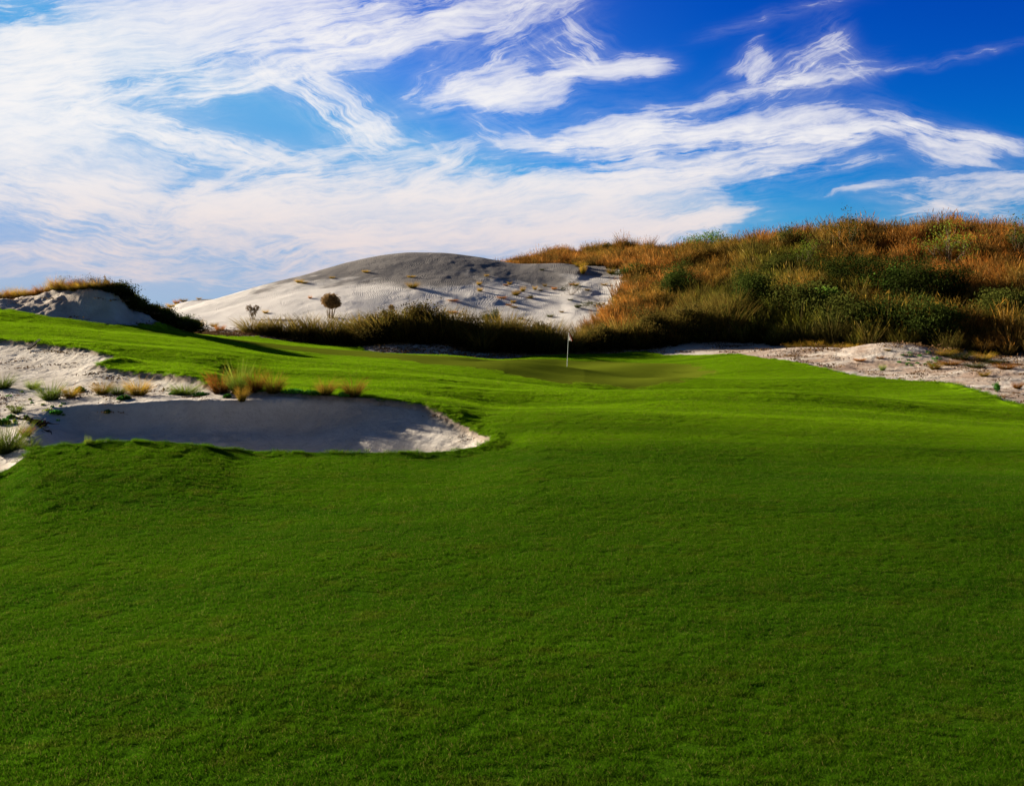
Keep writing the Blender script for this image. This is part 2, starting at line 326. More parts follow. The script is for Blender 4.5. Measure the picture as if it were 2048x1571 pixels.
# dune relief
hill_m = None
P_HILL = poly([(1195, 74), (1188, 82), (1225, 88), (1258, 92), (1250, 98), (1275, 104), (1262, 112), (1230, 118), (1180, 122), (1080, 128), (1000, 134), (960, 150), (900, 185), (1500, 230), (6000, 200), (6000, 64), (2500, 61), (2048, 61.5), (1900, 63.5), (1750, 66.3), (1600, 69.5), (1500, 71.5), (1300, 73)])
sd_hill = sdist(P_HILL, XX, YY)
dune = sstep(76, 84, DDg) * sstep(2, -2, sd_hill)
Z = Z + dune * sstep(175, 165, DDg) * (0.55 * fbm(XX * .10 - YY * .05, YY * .12, 60, 3) + .16 * fbm(XX * .5, YY * .35, 61, 3) + .05 * fbm(XX * 1.6, YY * 1.2, 62, 2)) * sstep(0, 8, np.abs(DDg - 124) + 3)
Z = Z + sstep(-1, 4, sd_hill) * sstep(235, 200, DDg) * (1.8 * fbm(XX * .10, YY * .09, 70, 3) + 2.3 * fbm(XX * .28, YY * .20, 71, 3)) * 1.2
sc_ = sstep(1140, 1200, PXg + 60 * fbm(YY * .3, XX * .3, 66)) * sstep(1300, 1225, PXg) * sstep(86, 96, DDg) * sstep(122, 115, DDg)
Z = Z - .40 * sc_
# mound on the left: eroded face
mm = sstep(50.6, 52, DDg) * sstep(60, 55, DDg) * sstep(420, 300, PXg)
Z = Z + mm * (.55 * fbm(XX * .8, YY * .8, 80, 3) + .30 * fbm(XX * 2.6, YY * 2.2, 81, 3))
Z = Z + bump(130, 54.0, .3, 3.2, 1.5)

# lookup
lD = DD
def z_at(px, d):
    px = np.atleast_1d(np.asarray(px, float)); d = np.atleast_1d(np.asarray(d, float))
    i = np.clip(np.searchsorted(PX, px) - 1, 0, nC - 2); j = np.clip(np.searchsorted(lD, d) - 1, 0, nR - 2)
    a = np.clip((px - PX[i]) / (PX[i + 1] - PX[i]), 0, 1); b = np.clip((d - lD[j]) / (lD[j + 1] - lD[j]), 0, 1)
    return (Z[j, i] * (1 - a) + Z[j, i + 1] * a) * (1 - b) + (Z[j + 1, i] * (1 - a) + Z[j + 1, i + 1] * a) * b
def fld(A, px, d):
    i = np.clip(np.searchsorted(PX, px), 0, nC - 1); j = np.clip(np.searchsorted(lD, d), 0, nR - 1); return A[j, i]
def spot(px, d): return Vector((float(wx(np.array(px, float), np.array(d, float))), float(d), float(z_at(px, d)[0])))
def hit(px, py, dmin=8.0, dmax=170.0):
    """distance at which the ground shows at a given bearing and height angle"""
    i = int(np.clip(np.searchsorted(PX, px), 0, nC - 1))
    m = (DD > dmin) & (DD < dmax); row = HOR + (EYE - Z[:, i][m]) * F / DD[m]; k = np.nonzero(row <= py)[0]
    if len(k): return float(DD[m][k[0]])
    return float(DD[m][np.argmin(row)])

# --- mesh
def grid_mesh(name, X, Y, Zz):
    r, c = X.shape; me = bpy.data.meshes.new(name)
    V_ = np.stack([X, Y, Zz], -1).reshape(-1, 3).astype(np.float32)
    idx = np.arange(r * c).reshape(r, c)
    q = np.stack([idx[:-1, :-1], idx[:-1, 1:], idx[1:, 1:], idx[1:, :-1]], -1).reshape(-1, 4)
    me.vertices.add(len(V_)); me.vertices.foreach_set('co', V_.ravel())
    me.loops.add(q.size); me.loops.foreach_set('vertex_index', q.ravel().astype(np.int32))
    me.polygons.add(len(q)); me.polygons.foreach_set('loop_start', (np.arange(len(q)) * 4).astype(np.int32))
    me.polygons.foreach_set('use_smooth', np.ones(len(q), bool))
    me.update(calc_edges=True); return me
def attr(me, name, arr):
    a = me.attributes.new(name, 'FLOAT', 'POINT'); a.data.foreach_set('value', np.asarray(arr, np.float32).ravel())
gme = grid_mesh('ground', XX, YY, Z)
attr(gme, 'turf', np.clip(sd_turf, -5, 5)); attr(gme, 'green', np.clip(sd_green, -5, 5)); attr(gme, 'hill', np.clip(sd_hill, -5, 5)); attr(gme, 'dune', dune)
ground = bpy.data.objects.new('ground', gme); COL.objects.link(ground); ground['kind'] = 'structure'

# ------------------------------------------------------------------ materials
def turf_color(g, pos):
    """colour of the mown grass by place: mow lines, worn straw flecks, lush patches, painted-in sunlit band"""
    big = g.noise(g.vm('MULTIPLY', pos, (.10, .22, 0)), 1.0, 3.0, .5)
    mow = g.noise(g.vm('MULTIPLY', pos, (.045, 1.1, 0)), 1.0, 2.0, .5, .4)
    c = g.mix(g.mapr(big, .35, .65), C(.025, .083, .003), C(.045, .118, .003))
    fy = g.n('ShaderNodeSeparateXYZ'); g.t.links.new(pos, fy.inputs[0]); fy = g.mapr(fy.outputs[1], 16, 27, .30, 1.0)
    c = g.mix(g.m('MULTIPLY', g.mapr(mow, .44, .58, 0, .60), fy), c, C(.075, .185, .002))
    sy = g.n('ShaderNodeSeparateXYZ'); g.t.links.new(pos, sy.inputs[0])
    cut = g.m('ADD', sy.outputs[1], g.m('MULTIPLY', big, 14.0))          # sunlit band of mid fairway painted in as brighter, yellower grass
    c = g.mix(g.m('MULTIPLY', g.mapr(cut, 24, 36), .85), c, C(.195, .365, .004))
    mow2 = g.noise(g.vm('MULTIPLY', g.vm('ADD', pos, (0, 50, 0)), (.03, .55, 0)), 1.0, 3.0, .6, .3)
    c = g.mix(g.m('MULTIPLY', g.mapr(mow2, .48, .60, 0, .42), fy), c, C(.022, .075, .002))
    st = g.noise(g.vm('MULTIPLY', pos, (1.6, 2.6, 0)), 1.0, 4.0, .6)
    c = g.mix(g.mapr(st, .50, .72, 0, .42), c, C(.105, .095, .010))
    return c
def new_mat(name):
    m = bpy.data.materials.new(name); m.use_nodes = True; t = m.node_tree; t.nodes.clear(); g = G(t)
    out = g.n('ShaderNodeOutputMaterial'); return m, g, out

m_ground, g, out = new_mat('ground')
geo = g.n('ShaderNodeNewGeometry'); pos = geo.outputs['Position']
A = lambda n: g.n('ShaderNodeAttribute', attribute_name=n).outputs['Fac']
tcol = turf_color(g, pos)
gn = g.noise(pos, 26.0, 4.0, .7)
tcol = g.mix(g.mapr(gn, .3, .7, .0, .55), tcol, C(.020, .045, .006))
grc = g.mix(g.noise(g.vm('MULTIPLY', pos, (.3, .9, 0)), 1.0, 4.0, .6), C(.085, .120, .008), C(.115, .140, .010))
tcol = g.mix(g.mapr(g.m('ADD', A('green'), g.m('MULTIPLY', g.noise(pos, 1.5, 2.0), .25)), .08, .20), tcol, grc)
sn_ = g.noise(pos, .9, 5.0, .6); sf = g.noise(pos, 9.0, 5.0, .7)
scol = g.mix(g.mapr(sn_, .3, .7), C(.52, .475, .41), C(.66, .62, .55))
scol = g.mix(g.m('MULTIPLY', A('dune'), .7), scol, C(.66, .645, .625))
scol = g.mix(g.mapr(sf, .56, .72, 0, .35), scol, C(.22, .17, .12))
# dune: upper slope's grazing shade painted in as grey bands, with some dark sand
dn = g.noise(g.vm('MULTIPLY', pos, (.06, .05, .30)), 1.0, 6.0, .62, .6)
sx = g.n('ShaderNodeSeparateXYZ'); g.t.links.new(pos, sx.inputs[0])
shade_grey = g.m('ADD', g.m('MULTIPLY', g.m('SUBTRACT', sx.outputs[2], 6.9), .20), g.m('MULTIPLY', g.m('SUBTRACT', dn, .5), 2.4))
shade_grey = g.m('MULTIPLY', g.mapr(shade_grey, -.10, .22), A('dune'))
scol = g.mix(g.m('MULTIPLY', shade_grey, .78), scol, C(.095, .088, .085))
flk = g.noise(g.vm('MULTIPLY', pos, (.8, .5, 2.5)), 1.0, 5.0, .7)
scol = g.mix(g.m('MULTIPLY', g.mapr(flk, .66, .72), g.m('MULTIPLY', shade_grey, .6)), scol, C(.42, .40, .38))
drt = g.m('MULTIPLY', g.m('ADD', g.mapr(sx.outputs[0], 9, 16), g.m('MULTIPLY', g.mapr(sx.outputs[0], -16, -20), g.mapr(sx.outputs[1], 48, 50, 0, .45)), clamp=True), g.mapr(sx.outputs[1], 80, 70))
scol = g.mix(g.m('MULTIPLY', drt, g.mapr(g.noise(g.vm('MULTIPLY', pos, (.35, .6, 1)), 1.0, 5.0, .65), .30, .66)), scol, C(.34, .25, .19))
# litter on the sand near the reeds and on the waste ground
lit = g.noise(pos, 3.2, 6.0, .72)
near_reed = g.m('MULTIPLY', g.m('MULTIPLY', g.mapr(sx.outputs[1], 62, 70), g.mapr(sx.outputs[1], 88, 80)), g.mapr(sx.outputs[0], 13, 9))
scol = g.mix(g.m('MULTIPLY', g.mapr(lit, .47, .56), near_reed), scol, C(.13, .060, .028))
scol = g.mix(g.mapr(lit, .60, .68, 0, .22), scol, C(.20, .13, .07))
hcol = g.mix(g.noise(pos, 1.4, 4.0, .6), C(.06, .035, .014), C(.035, .04, .012))
hn = g.m('ADD', A('hill'), g.m('MULTIPLY', g.m('SUBTRACT', g.noise(pos, .7, 4.0, .6), .5), 6.0))
scol = g.mix(g.mapr(hn, -.5, .8), scol, hcol)
tn = g.m('ADD', A('turf'), g.m('MULTIPLY', g.m('SUBTRACT', g.noise(pos, 7.0, 3.0, .6), .5), .16))
tm = g.mapr(tn, -.02, .05)
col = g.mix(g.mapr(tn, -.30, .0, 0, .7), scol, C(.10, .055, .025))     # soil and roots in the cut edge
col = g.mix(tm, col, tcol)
# bump: ripples on the dune, grain on sand, nap on turf
rp = g.n('ShaderNodeTexWave', wave_type='BANDS', bands_direction='X'); 
rv = g.vm('ADD', g.vm('MULTIPLY', pos, (.85, 1.15, 1.6)), g.vm('MULTIPLY', g.noise(pos, .25, 3.0, .5, color=True), (2.2, 2.2, 2.2)))
g.t.links.new(rv, rp.inputs[0]); rp.inputs['Scale'].default_value = 1.7; rp.inputs['Distortion'].default_value = 2.4; rp.inputs['Detail'].default_value = 2.0; rp.inputs['Detail Scale'].default_value = .8
h1 = g.m('MULTIPLY', g.m('MULTIPLY', rp.outputs['Fac'], g.m('MULTIPLY', A('dune'), g.mapr(g.noise(pos, .12, 3.0), .42, .60))), .032)
h2 = g.m('MULTIPLY', g.noise(pos, 5.0, 6.0, .65), .09)
h3 = g.m('MULTIPLY', g.noise(pos, 60.0, 4.0, .7), .020)
hs = g.m('ADD', g.m('ADD', h1, h2), h3)
ht = g.m('ADD', g.m('MULTIPLY', g.noise(pos, 34.0, 5.0, .75), .022), g.m('MULTIPLY', g.noise(g.vm('MULTIPLY', pos, (1.2, 3.4, 0)), 1.0, 4.0, .6), .05))
gmask = g.mapr(A('green'), .0, .4, 1.0, .25)
hh = g.m('ADD', g.m('MULTIPLY', hs, g.m('SUBTRACT', 1.0, tm)), g.m('MULTIPLY', g.m('MULTIPLY', ht, tm), gmask))
bp = g.n('ShaderNodeBump'); bp.inputs['Strength'].default_value = .9; bp.inputs['Distance'].default_value = 1.0; g.t.links.new(hh, bp.inputs['Height'])
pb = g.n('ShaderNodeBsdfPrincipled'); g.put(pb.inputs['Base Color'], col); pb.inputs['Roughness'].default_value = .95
pb.inputs['Specular IOR Level'].default_value = 0.0; g.put(pb.inputs['Normal'], bp.outputs[0])
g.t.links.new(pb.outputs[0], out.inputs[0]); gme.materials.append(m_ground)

def leafy(name, colfn, trans=.4, gloss=0.0):
    m, g, out = new_mat(name); c = colfn(g)
    d = g.n('ShaderNodeBsdfDiffuse'); g.put(d.inputs[0], c)
    t = g.n('ShaderNodeBsdfTranslucent'); g.put(t.inputs[0], c)
    mx = g.n('ShaderNodeMixShader'); mx.inputs[0].default_value = trans
    g.t.links.new(d.outputs[0], mx.inputs[1]); g.t.links.new(t.outputs[0], mx.inputs[2])
    last = mx.outputs[0]
    if gloss:
        gl = g.n('ShaderNodeBsdfGlossy'); gl.inputs['Roughness'].default_value = .45; gl.inputs[0].default_value = C(.5, .5, .45)
        m3 = g.n('ShaderNodeMixShader'); m3.inputs[0].default_value = gloss
        g.t.links.new(last, m3.inputs[1]); g.t.links.new(gl.outputs[0], m3.inputs[2]); last = m3.outputs[0]
    g.t.links.new(last, out.inputs[0]); return m
def turf_blade(g):
    pos = g.n('ShaderNodeNewGeometry').outputs['Position']
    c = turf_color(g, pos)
    r = g.n('ShaderNodeAttribute', attribute_name='rnd').outputs['Fac']
    c = g.mix(g.mapr(r, 0, 1, 0, .5), c, C(.075, .18, .003))
    return g.mix(g.mapr(r, .90, .97, 0, .6), c, C(.30, .22, .07))
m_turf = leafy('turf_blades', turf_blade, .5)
def grad(base, tip, alt, altf=.5, place=None):
    def fn(g):
        t = g.n('ShaderNodeAttribute', attribute_name='t').outputs['Fac']; r = g.n('ShaderNodeAttribute', attribute_name='rnd').outputs['Fac']
        o = g.n('ShaderNodeObjectInfo').outputs['Random']
        tp = g.mix(g.mapr(r, .2, .8, 0, altf), tip, alt)
        c = g.mix(g.mapr(t, .1, .75), base, tp)
        hsv = g.n('ShaderNodeHueSaturation'); g.put(hsv.inputs['Color'], c)
        g.put(hsv.inputs['Value'], g.mapr(o, 0, 1, .6, 1.35)); g.put(hsv.inputs['Hue'], g.mapr(r, 0, 1, .49, .51)); return hsv.outputs[0]
    return fn
m_gold = leafy('dry_gold_grass', grad(C(.09, .08, .012), C(.48, .27, .035), C(.25, .22, .025)), .45)
m_rust = leafy('rust_grass', grad(C(.10, .05, .012), C(.46, .16, .025), C(.36, .22, .04)), .45)
m_tgreen = leafy('green_grass', grad(C(.05, .09, .012), C(.13, .22, .02), C(.30, .25, .04)), .45)
m_reed = leafy('reed', grad(C(.022, .018, .006), C(.130, .120, .020), C(.27, .140, .034), .6), .45)
m_dark = leafy('dark_leaf', grad(C(.015, .022, .006), C(.035, .058, .010), C(.075, .085, .015)), .30)
m_olive = leafy('olive_leaf', grad(C(.018, .022, .006), C(.050, .066, .012), C(.11, .10, .018)), .35)
m_hedge = leafy('hedge_leaf', grad(C(.03, .026, .010), C(.085, .078, .016), C(.18, .105, .030), .6), .42)
m_lime = leafy('lime_leaf', grad(C(.05, .12, .02), C(.13, .26, .03), C(.22, .30, .05)), .45)
m_weed = leafy('weed_leaf', grad(C(.02, .10, .015), C(.045, .20, .02), C(.10, .22, .03)), .35)
m_brush = leafy('sapling_crown', grad(C(.12, .07, .035), C(.19, .13, .05), C(.24, .13, .06)), .35)
m_twig = leafy('grey_twig', grad(C(.14, .11, .09), C(.26, .22, .18), C(.20, .15, .11)), .1)
m_stem = leafy('pale_stem', grad(C(.16, .12, .08), C(.20, .17, .11), C(.26, .22, .15)), .05)
m_root = leafy('root', grad(C(.02, .014, .01), C(.03, .02, .014), C(.05, .03, .02)), .0)
def hillcol(g):
    pos = g.n('ShaderNodeNewGeometry').outputs['Position']
    t = g.n('ShaderNodeAttribute', attribute_name='t').outputs['Fac']; r = g.n('ShaderNodeAttribute', attribute_name='rnd').outputs['Fac']
    o = g.n('ShaderNodeObjectInfo').outputs['Random']
    yel = g.n('ShaderNodeAttribute', attribute_name='hue', attribute_type='INSTANCER').outputs['Fac']   # 0 rust .. 1 green
    grn = g.mix(r, C(.075, .105, .012), C(.24, .20, .022))
    org = g.mix(r, C(.26, .085, .014), C(.50, .22, .038))
    tip = g.mix(yel, org, grn)
    tip = g.mix(g.mapr(r, .8, .95, 0, .5), tip, C(.50, .38, .16))
    c = g.mix(g.mapr(t, .15, .8), C(.022, .018, .006), tip)
    dk = g.noise(g.vm('MULTIPLY', pos, (.45, .35, .6)), 1.0, 4.0, .65)
    c = g.mix(g.mapr(dk, .44, .60, 0, .8), c, g.mix(r, C(.05, .055, .012), C(.10, .07, .02)))     # less lit stands painted in as darker, browner patches
    hsv = g.n('ShaderNodeHueSaturation'); g.put(hsv.inputs['Color'], c); g.put(hsv.inputs['Value'], g.mapr(o, 0, 1, .45, 1.35)); return hsv.outputs[0]
m_hill = leafy('hill_grass', hillcol, .42)

def simple(name, c, rough=.5, spec=.4):
    m, g, out = new_mat(name); p = g.n('ShaderNodeBsdfPrincipled')
    n = g.noise(g.n('ShaderNodeNewGeometry').outputs['Position'], 14.0, 3.0)
    g.put(p.inputs['Base Color'], g.mix(g.mapr(n, .3, .7, 0, .3), c, C(c[0] * .6, c[1] * .6, c[2] * .6)))
    p.inputs['Roughness'].default_value = rough; p.inputs['Specular IOR Level'].default_value = spec; g.t.links.new(p.outputs[0], out.inputs[0]); return m

# ------------------------------------------------------------------ mesh builders
class MB:
    def __init__(s): s.v = []; s.f3 = []; s.f4 = []; s.t = []; s.r = []; s.n = 0
    def add(s, v, f3=None, f4=None, t=None, r=None):
        v = np.asarray(v, np.float32).reshape(-1, 3); k = len(v)
        if f3 is not None and len(f3): s.f3.append(np.asarray(f3).reshape(-1, 3) + s.n)
        if f4 is not None and len(f4): s.f4.append(np.asarray(f4).reshape(-1, 4) + s.n)
        s.v.append(v); s.t.append(np.zeros(k) if t is None else np.broadcast_to(t, (k,))); s.r.append(np.zeros(k) if r is None else np.broadcast_to(r, (k,))); s.n += k
    def mesh(s, name, mat, smooth=False):
        me = bpy.data.meshes.new(name); V_ = np.concatenate(s.v)
        f3 = np.concatenate(s.f3) if s.f3 else np.zeros((0, 3), int); f4 = np.concatenate(s.f4) if s.f4 else np.zeros((0, 4), int)
        li = np.concatenate([f3.ravel(), f4.ravel()]).astype(np.int32); n3, n4 = len(f3), len(f4)
        st = np.concatenate([np.arange(n3) * 3, n3 * 3 + np.arange(n4) * 4]).astype(np.int32)
        me.vertices.add(len(V_)); me.vertices.foreach_set('co', V_.astype(np.float32).ravel())
        me.loops.add(len(li)); me.loops.foreach_set('vertex_index', li)
        me.polygons.add(n3 + n4); me.polygons.foreach_set('loop_start', st)
        if smooth: me.polygons.foreach_set('use_smooth', np.ones(n3 + n4, bool))
        me.update(calc_edges=True)
        attr(me, 't', np.concatenate(s.t)); attr(me, 'rnd', np.concatenate(s.r)); me.materials.append(mat); return me
def blades(mb, n, L, w, spread, lean, bend, rad, base=None, Lvar=.35, segs=3, rg=rng, dirbias=(0, 0)):
    """arching ribbons growing out of a small base"""
    a = rg.uniform(0, 2 * np.pi, n); rr = rad * np.sqrt(rg.uniform(0, 1, n))
    bx, by = rr * np.cos(a), rr * np.sin(a); bz = np.zeros(n)
    if base is not None: bx, by, bz = base
    le = L * (1 + rg.uniform(-Lvar, Lvar, n)); a2 = a + rg.normal(0, .7, n)
    ln = lean * rg.uniform(.2, 1.0, n) + spread * rr / max(rad, 1e-6) * .5; bn = bend * rg.uniform(.3, 1.2, n)
    dx, dy = np.cos(a2) + dirbias[0], np.sin(a2) + dirbias[1]
    wa = rg.uniform(0, np.pi, n); wx_, wy_ = np.cos(wa), np.sin(wa); ww = w * rg.uniform(.6, 1.3, n)
    P = []; T = []
    cx, cy, cz = bx.copy(), by.copy(), bz.copy()
    for k in range(segs + 1):
        t = k / segs; ang = ln + bn * t
        if k:
            sl = le / segs; cx = cx + np.sin(ang) * dx * sl; cy = cy + np.sin(ang) * dy * sl; cz = cz + np.cos(ang) * sl
        wk = ww * (1 - t ** 1.5) * (0.7 + .6 * t)
        if k < segs:
            P += [np.stack([cx - wx_ * wk / 2, cy - wy_ * wk / 2, cz], 1), np.stack([cx + wx_ * wk / 2, cy + wy_ * wk / 2, cz], 1)]; T += [t, t]
        else: P.append(np.stack([cx, cy, cz], 1)); T.append(1.0)
    P = np.stack(P, 1); m = P.shape[1]; off = (np.arange(n) * m)[:, None]
    q = np.concatenate([off + np.array([2 * k, 2 * k + 1, 2 * k + 3, 2 * k + 2]) for k in range(segs - 1)]) if segs > 1 else None
    tr = off + np.array([2 * (segs - 1), 2 * (segs - 1) + 1, 2 * segs])
    mb.add(P.reshape(-1, 3), tr, q, np.tile(T, n), np.repeat(rg.uniform(0, 1, n), m))
    return np.stack([cx, cy, cz], 1)
def tube(mb, pts, r0, r1, sides=4, t=(0, 1), r=.5):
    pts = np.asarray(pts, float); n = len(pts); V_ = []
    for k in range(n):
        d = pts[min(k + 1, n - 1)] - pts[max(k - 1, 0)]; d = d / (np.linalg.norm(d) + 1e-9)
        a = np.cross(d, (0.3, .9, .1)); a /= np.linalg.norm(a) + 1e-9; b = np.cross(d, a); rad = r0 + (r1 - r0) * k / (n - 1)
        for s in range(sides):
            an = 2 * np.pi * s / sides; V_.append(pts[k] + rad * (np.cos(an) * a + np.sin(an) * b))
    f = [[k * sides + s, k * sides + (s + 1) % sides, (k + 1) * sides + (s + 1) % sides, (k + 1) * sides + s] for k in range(n - 1) for s in range(sides)]
    tt = np.repeat(np.linspace(t[0], t[1], n), sides); mb.add(V_, None, f, tt, r)
def leaves(mb, C_, s, rg=rng, t=None, stretch=1.8, up=None):
    n = len(C_); u = rg.normal(size=(n, 3)) * (1 if up is None else up) + (0 if up is None else np.array([0, 0, 1.0])); u /= np.linalg.norm(u, axis=1)[:, None]; v = np.cross(u, rg.normal(size=(n, 3))); v /= np.linalg.norm(v, axis=1)[:, None]
    sc = (s * rg.uniform(.6, 1.3, n))[:, None]; u = u * sc * stretch / 2; v = v * sc / 2
    P = np.stack([C_ - u, C_ + v * .9, C_ + u, C_ - v * .9], 1); f = (np.arange(n) * 4)[:, None] + np.arange(4)
    mb.add(P.reshape(-1, 3), None, f, np.repeat(rg.uniform(.3, 1, n) if t is None else np.broadcast_to(t, (n,)), 4), np.repeat(rg.uniform(0, 1, n), 4))

def put(name, me, loc, rz=0, sc=1.0, parent=None):
    o = bpy.data.objects.new(name, me); COL.objects.link(o); o.location = loc; o.rotation_euler = (0, 0, rz)
    o.scale = (sc, sc, sc) if not hasattr(sc, '__len__') else sc
    if parent: o.parent = parent
    return o
def tag(o, label, cat, group=None, kind=None):
    o['label'] = label
    if cat: o['category'] = cat
    if group: o['group'] = group
    if kind: o['kind'] = kind
    return o
def child(name, me, parent):
    o = bpy.data.objects.new(name, me); COL.objects.link(o); o.parent = parent; return o

# geometry-node scatter on a cloud of points (only for the uncountable masses)
def scatter(name, pts, rot, scl, idx, protos, label, cat='grass', extra=None):
    me = bpy.data.meshes.new(name); me.vertices.add(len(pts)); me.vertices.foreach_set('co', np.asarray(pts, np.float32).ravel()); me.update()
    a = me.attributes.new('rot', 'FLOAT_VECTOR', 'POINT'); a.data.foreach_set('vector', np.asarray(rot, np.float32).ravel())
    a = me.attributes.new('scl', 'FLOAT_VECTOR', 'POINT'); a.data.foreach_set('vector', np.asarray(scl, np.float32).ravel())
    a = me.attributes.new('idx', 'INT', 'POINT'); a.data.foreach_set('value', np.asarray(idx, np.int32))
    for k, v in (extra or {}).items(): attr(me, k, v)
    o = bpy.data.objects.new(name, me); COL.objects.link(o)
    c = bpy.data.collections.new(name + '_kinds')
    for i, p in enumerate(protos):
        po = bpy.data.objects.new('%s_%02d' % (name, i), p); c.objects.link(po)
    ng = bpy.data.node_groups.new(name, 'GeometryNodeTree')
    ng.interface.new_socket('Geometry', in_out='INPUT', socket_type='NodeSocketGeometry'); ng.interface.new_socket('Geometry', in_out='OUTPUT', socket_type='NodeSocketGeometry')
    N = ng.nodes.new; L = ng.links.new
    gi, go = N('NodeGroupInput'), N('NodeGroupOutput'); ci = N('GeometryNodeCollectionInfo'); ci.inputs[0].default_value = c
    ci.inputs['Separate Children'].default_value = True; ci.inputs['Reset Children'].default_value = True
    ip = N('GeometryNodeInstanceOnPoints'); ip.inputs['Pick Instance'].default_value = True
    def na(nm, ty):
        n = N('GeometryNodeInputNamedAttribute'); n.data_type = ty; n.inputs[0].default_value = nm; return n.outputs[0]
    L(gi.outputs[0], ip.inputs['Points']); L(ci.outputs[0], ip.inputs['Instance']); L(na('idx', 'INT'), ip.inputs['Instance Index'])
    e2r = N('FunctionNodeEulerToRotation'); L(na('rot', 'FLOAT_VECTOR'), e2r.inputs[0]); L(e2r.outputs[0], ip.inputs['Rotation']); L(na('scl', 'FLOAT_VECTOR'), ip.inputs['Scale'])
    L(ip.outputs[0], go.inputs[0])
    md = o.modifiers.new('scatter', 'NODES'); md.node_group = ng
    tag(o, label, cat, kind='stuff'); return o

# ------------------------------------------------------------------ mown turf
def turf_patch(seed, size=.56, n=3600):
    rg = np.random.default_rng(seed); mb = MB(); r = size * np.sqrt(rg.uniform(0, 1, n)) * .6; a = rg.uniform(0, 2 * np.pi, n)
    bx, by = r * np.cos(a), r * np.sin(a)
    h = .35 + 1.3 * vn(bx * 11 + seed, by * 17 + seed, seed) ** 1.3; lob = np.where(h > .9, 2, np.where(h > .65, 1, 0))
    for q, L in enumerate((.013, .021, .031)):
        m_ = lob == q; blades(mb, int(m_.sum()), L, .0034, 0, .7, .6, .1, base=(bx[m_], by[m_], np.full(int(m_.sum()), -.002)), segs=2, rg=rg, Lvar=.4)
    return mb.mesh('turf_patch', m_turf)
def slope_rot(px, d):
    e = .25; x = wx(px, d)
    def zz(x_, y_): return z_at(1024 + x_ * F / np.maximum(y_, 4), y_)
    gx = (zz(x + e, d) - zz(x - e, d)) / (2 * e); gy = (zz(x, d + e) - zz(x, d - e)) / (2 * e)
    rx = np.arctan(gy); ry = -np.arctan(gx); return rx, ry
def turf_points(d0, d1, cell, pxlim=(-110, 2160)):
    out_ = []
    for y in np.arange(d0, d1, cell):
        x0, x1 = wx(np.array(pxlim[0]), np.array(y)), wx(np.array(pxlim[1]), np.array(y)); out_.append(np.stack([np.arange(x0, x1, cell), np.full(len(np.arange(x0, x1, cell)), y)], 1))
    p = np.concatenate(out_); p += rng.uniform(-.5, .5, p.shape) * cell * .9; p[:, 1] = np.maximum(p[:, 1], 3.9)
    px = 1024 + p[:, 0] * F / p[:, 1]; ok = (fld(sd_turf, px, p[:, 1]) > .06) & (fld(sd_green, px, p[:, 1]) < .15)
    return p[ok], px[ok]
patches = [turf_patch(100 + i) for i in range(5)]
pts, rots, scs = [], [], []
for d0, d1, cell, sx_, sz in ((4.2, 14, .34, 1.0, 1.0), (14, 26, .44, 1.25, 1.15), (26, 72, .85, 2.3, 1.5)):
    p, px = turf_points(d0, d1, cell); z = z_at(px, p[:, 1]); rx, ry = slope_rot(px, p[:, 1])
    sd = fld(sd_turf, px, p[:, 1]); k = np.clip(sd / (.34 * sx_), .25, 1)      # smaller patches right at the edge
    pts.append(np.stack([p[:, 0], p[:, 1], z], 1)); rots.append(np.stack([rx, ry, rng.uniform(0, 0.001, len(p))], 1))
    tall = np.where(sd < .35, 1.9, 1.0)
    scs.append(np.stack([sx_ * k, sx_ * k, sz * tall * rng.uniform(.8, 1.25, len(p))], 1))
pts, rots, scs = map(np.concatenate, (pts, rots, scs))
# a mirrored half of the patches gives variety without turning them off the slope
flip = rng.choice([-1, 1], (len(pts), 2)); scs[:, :2] *= flip
scatter('fairway_turf', pts, rots, scs, rng.integers(0, 5, len(pts)), patches, 'close mown bright green fairway grass rolling across the foreground')
# ragged longer fringe hanging over the bunker lips
def fringe_patch(seed):
    rg = np.random.default_rng(seed); mb = MB(); blades(mb, 130, .085, .0055, .8, .9, .8, .10, rg=rg); return mb.mesh('fringe', m_turf)
fr = [fringe_patch(300 + i) for i in range(4)]
jj, ii = np.nonzero((np.abs(sd_turf - .04) < .07) & (DDg > 15) & (DDg < 52) & (PXg > -140) & (PXg < 2190))
sel = rng.permutation(len(jj)); w_ = DD[jj[sel]]; 
keep = rng.uniform(0, 1, len(sel)) < np.clip(.10 * (w_ / 25) ** 1.2, 0, 1); sel = sel[keep][:9000]
fp = np.stack([XX[jj[sel], ii[sel]], YY[jj[sel], ii[sel]], Z[jj[sel], ii[sel]]], 1); n = len(fp)
s1 = rng.uniform(.5, 1.35, n) * np.where(fp[:, 1] > 33, 1.4, 1)
scatter('rough_fringe', fp, np.stack([rng.normal(0, .15, n), rng.normal(0, .15, n), rng.uniform(0, 6.28, n)], 1), np.stack([s1, s1, s1 * rng.uniform(.6, 1.2, n)], 1), rng.integers(0, 4, n), fr,
        'longer ragged green grass fringe along the sand bunker lips')

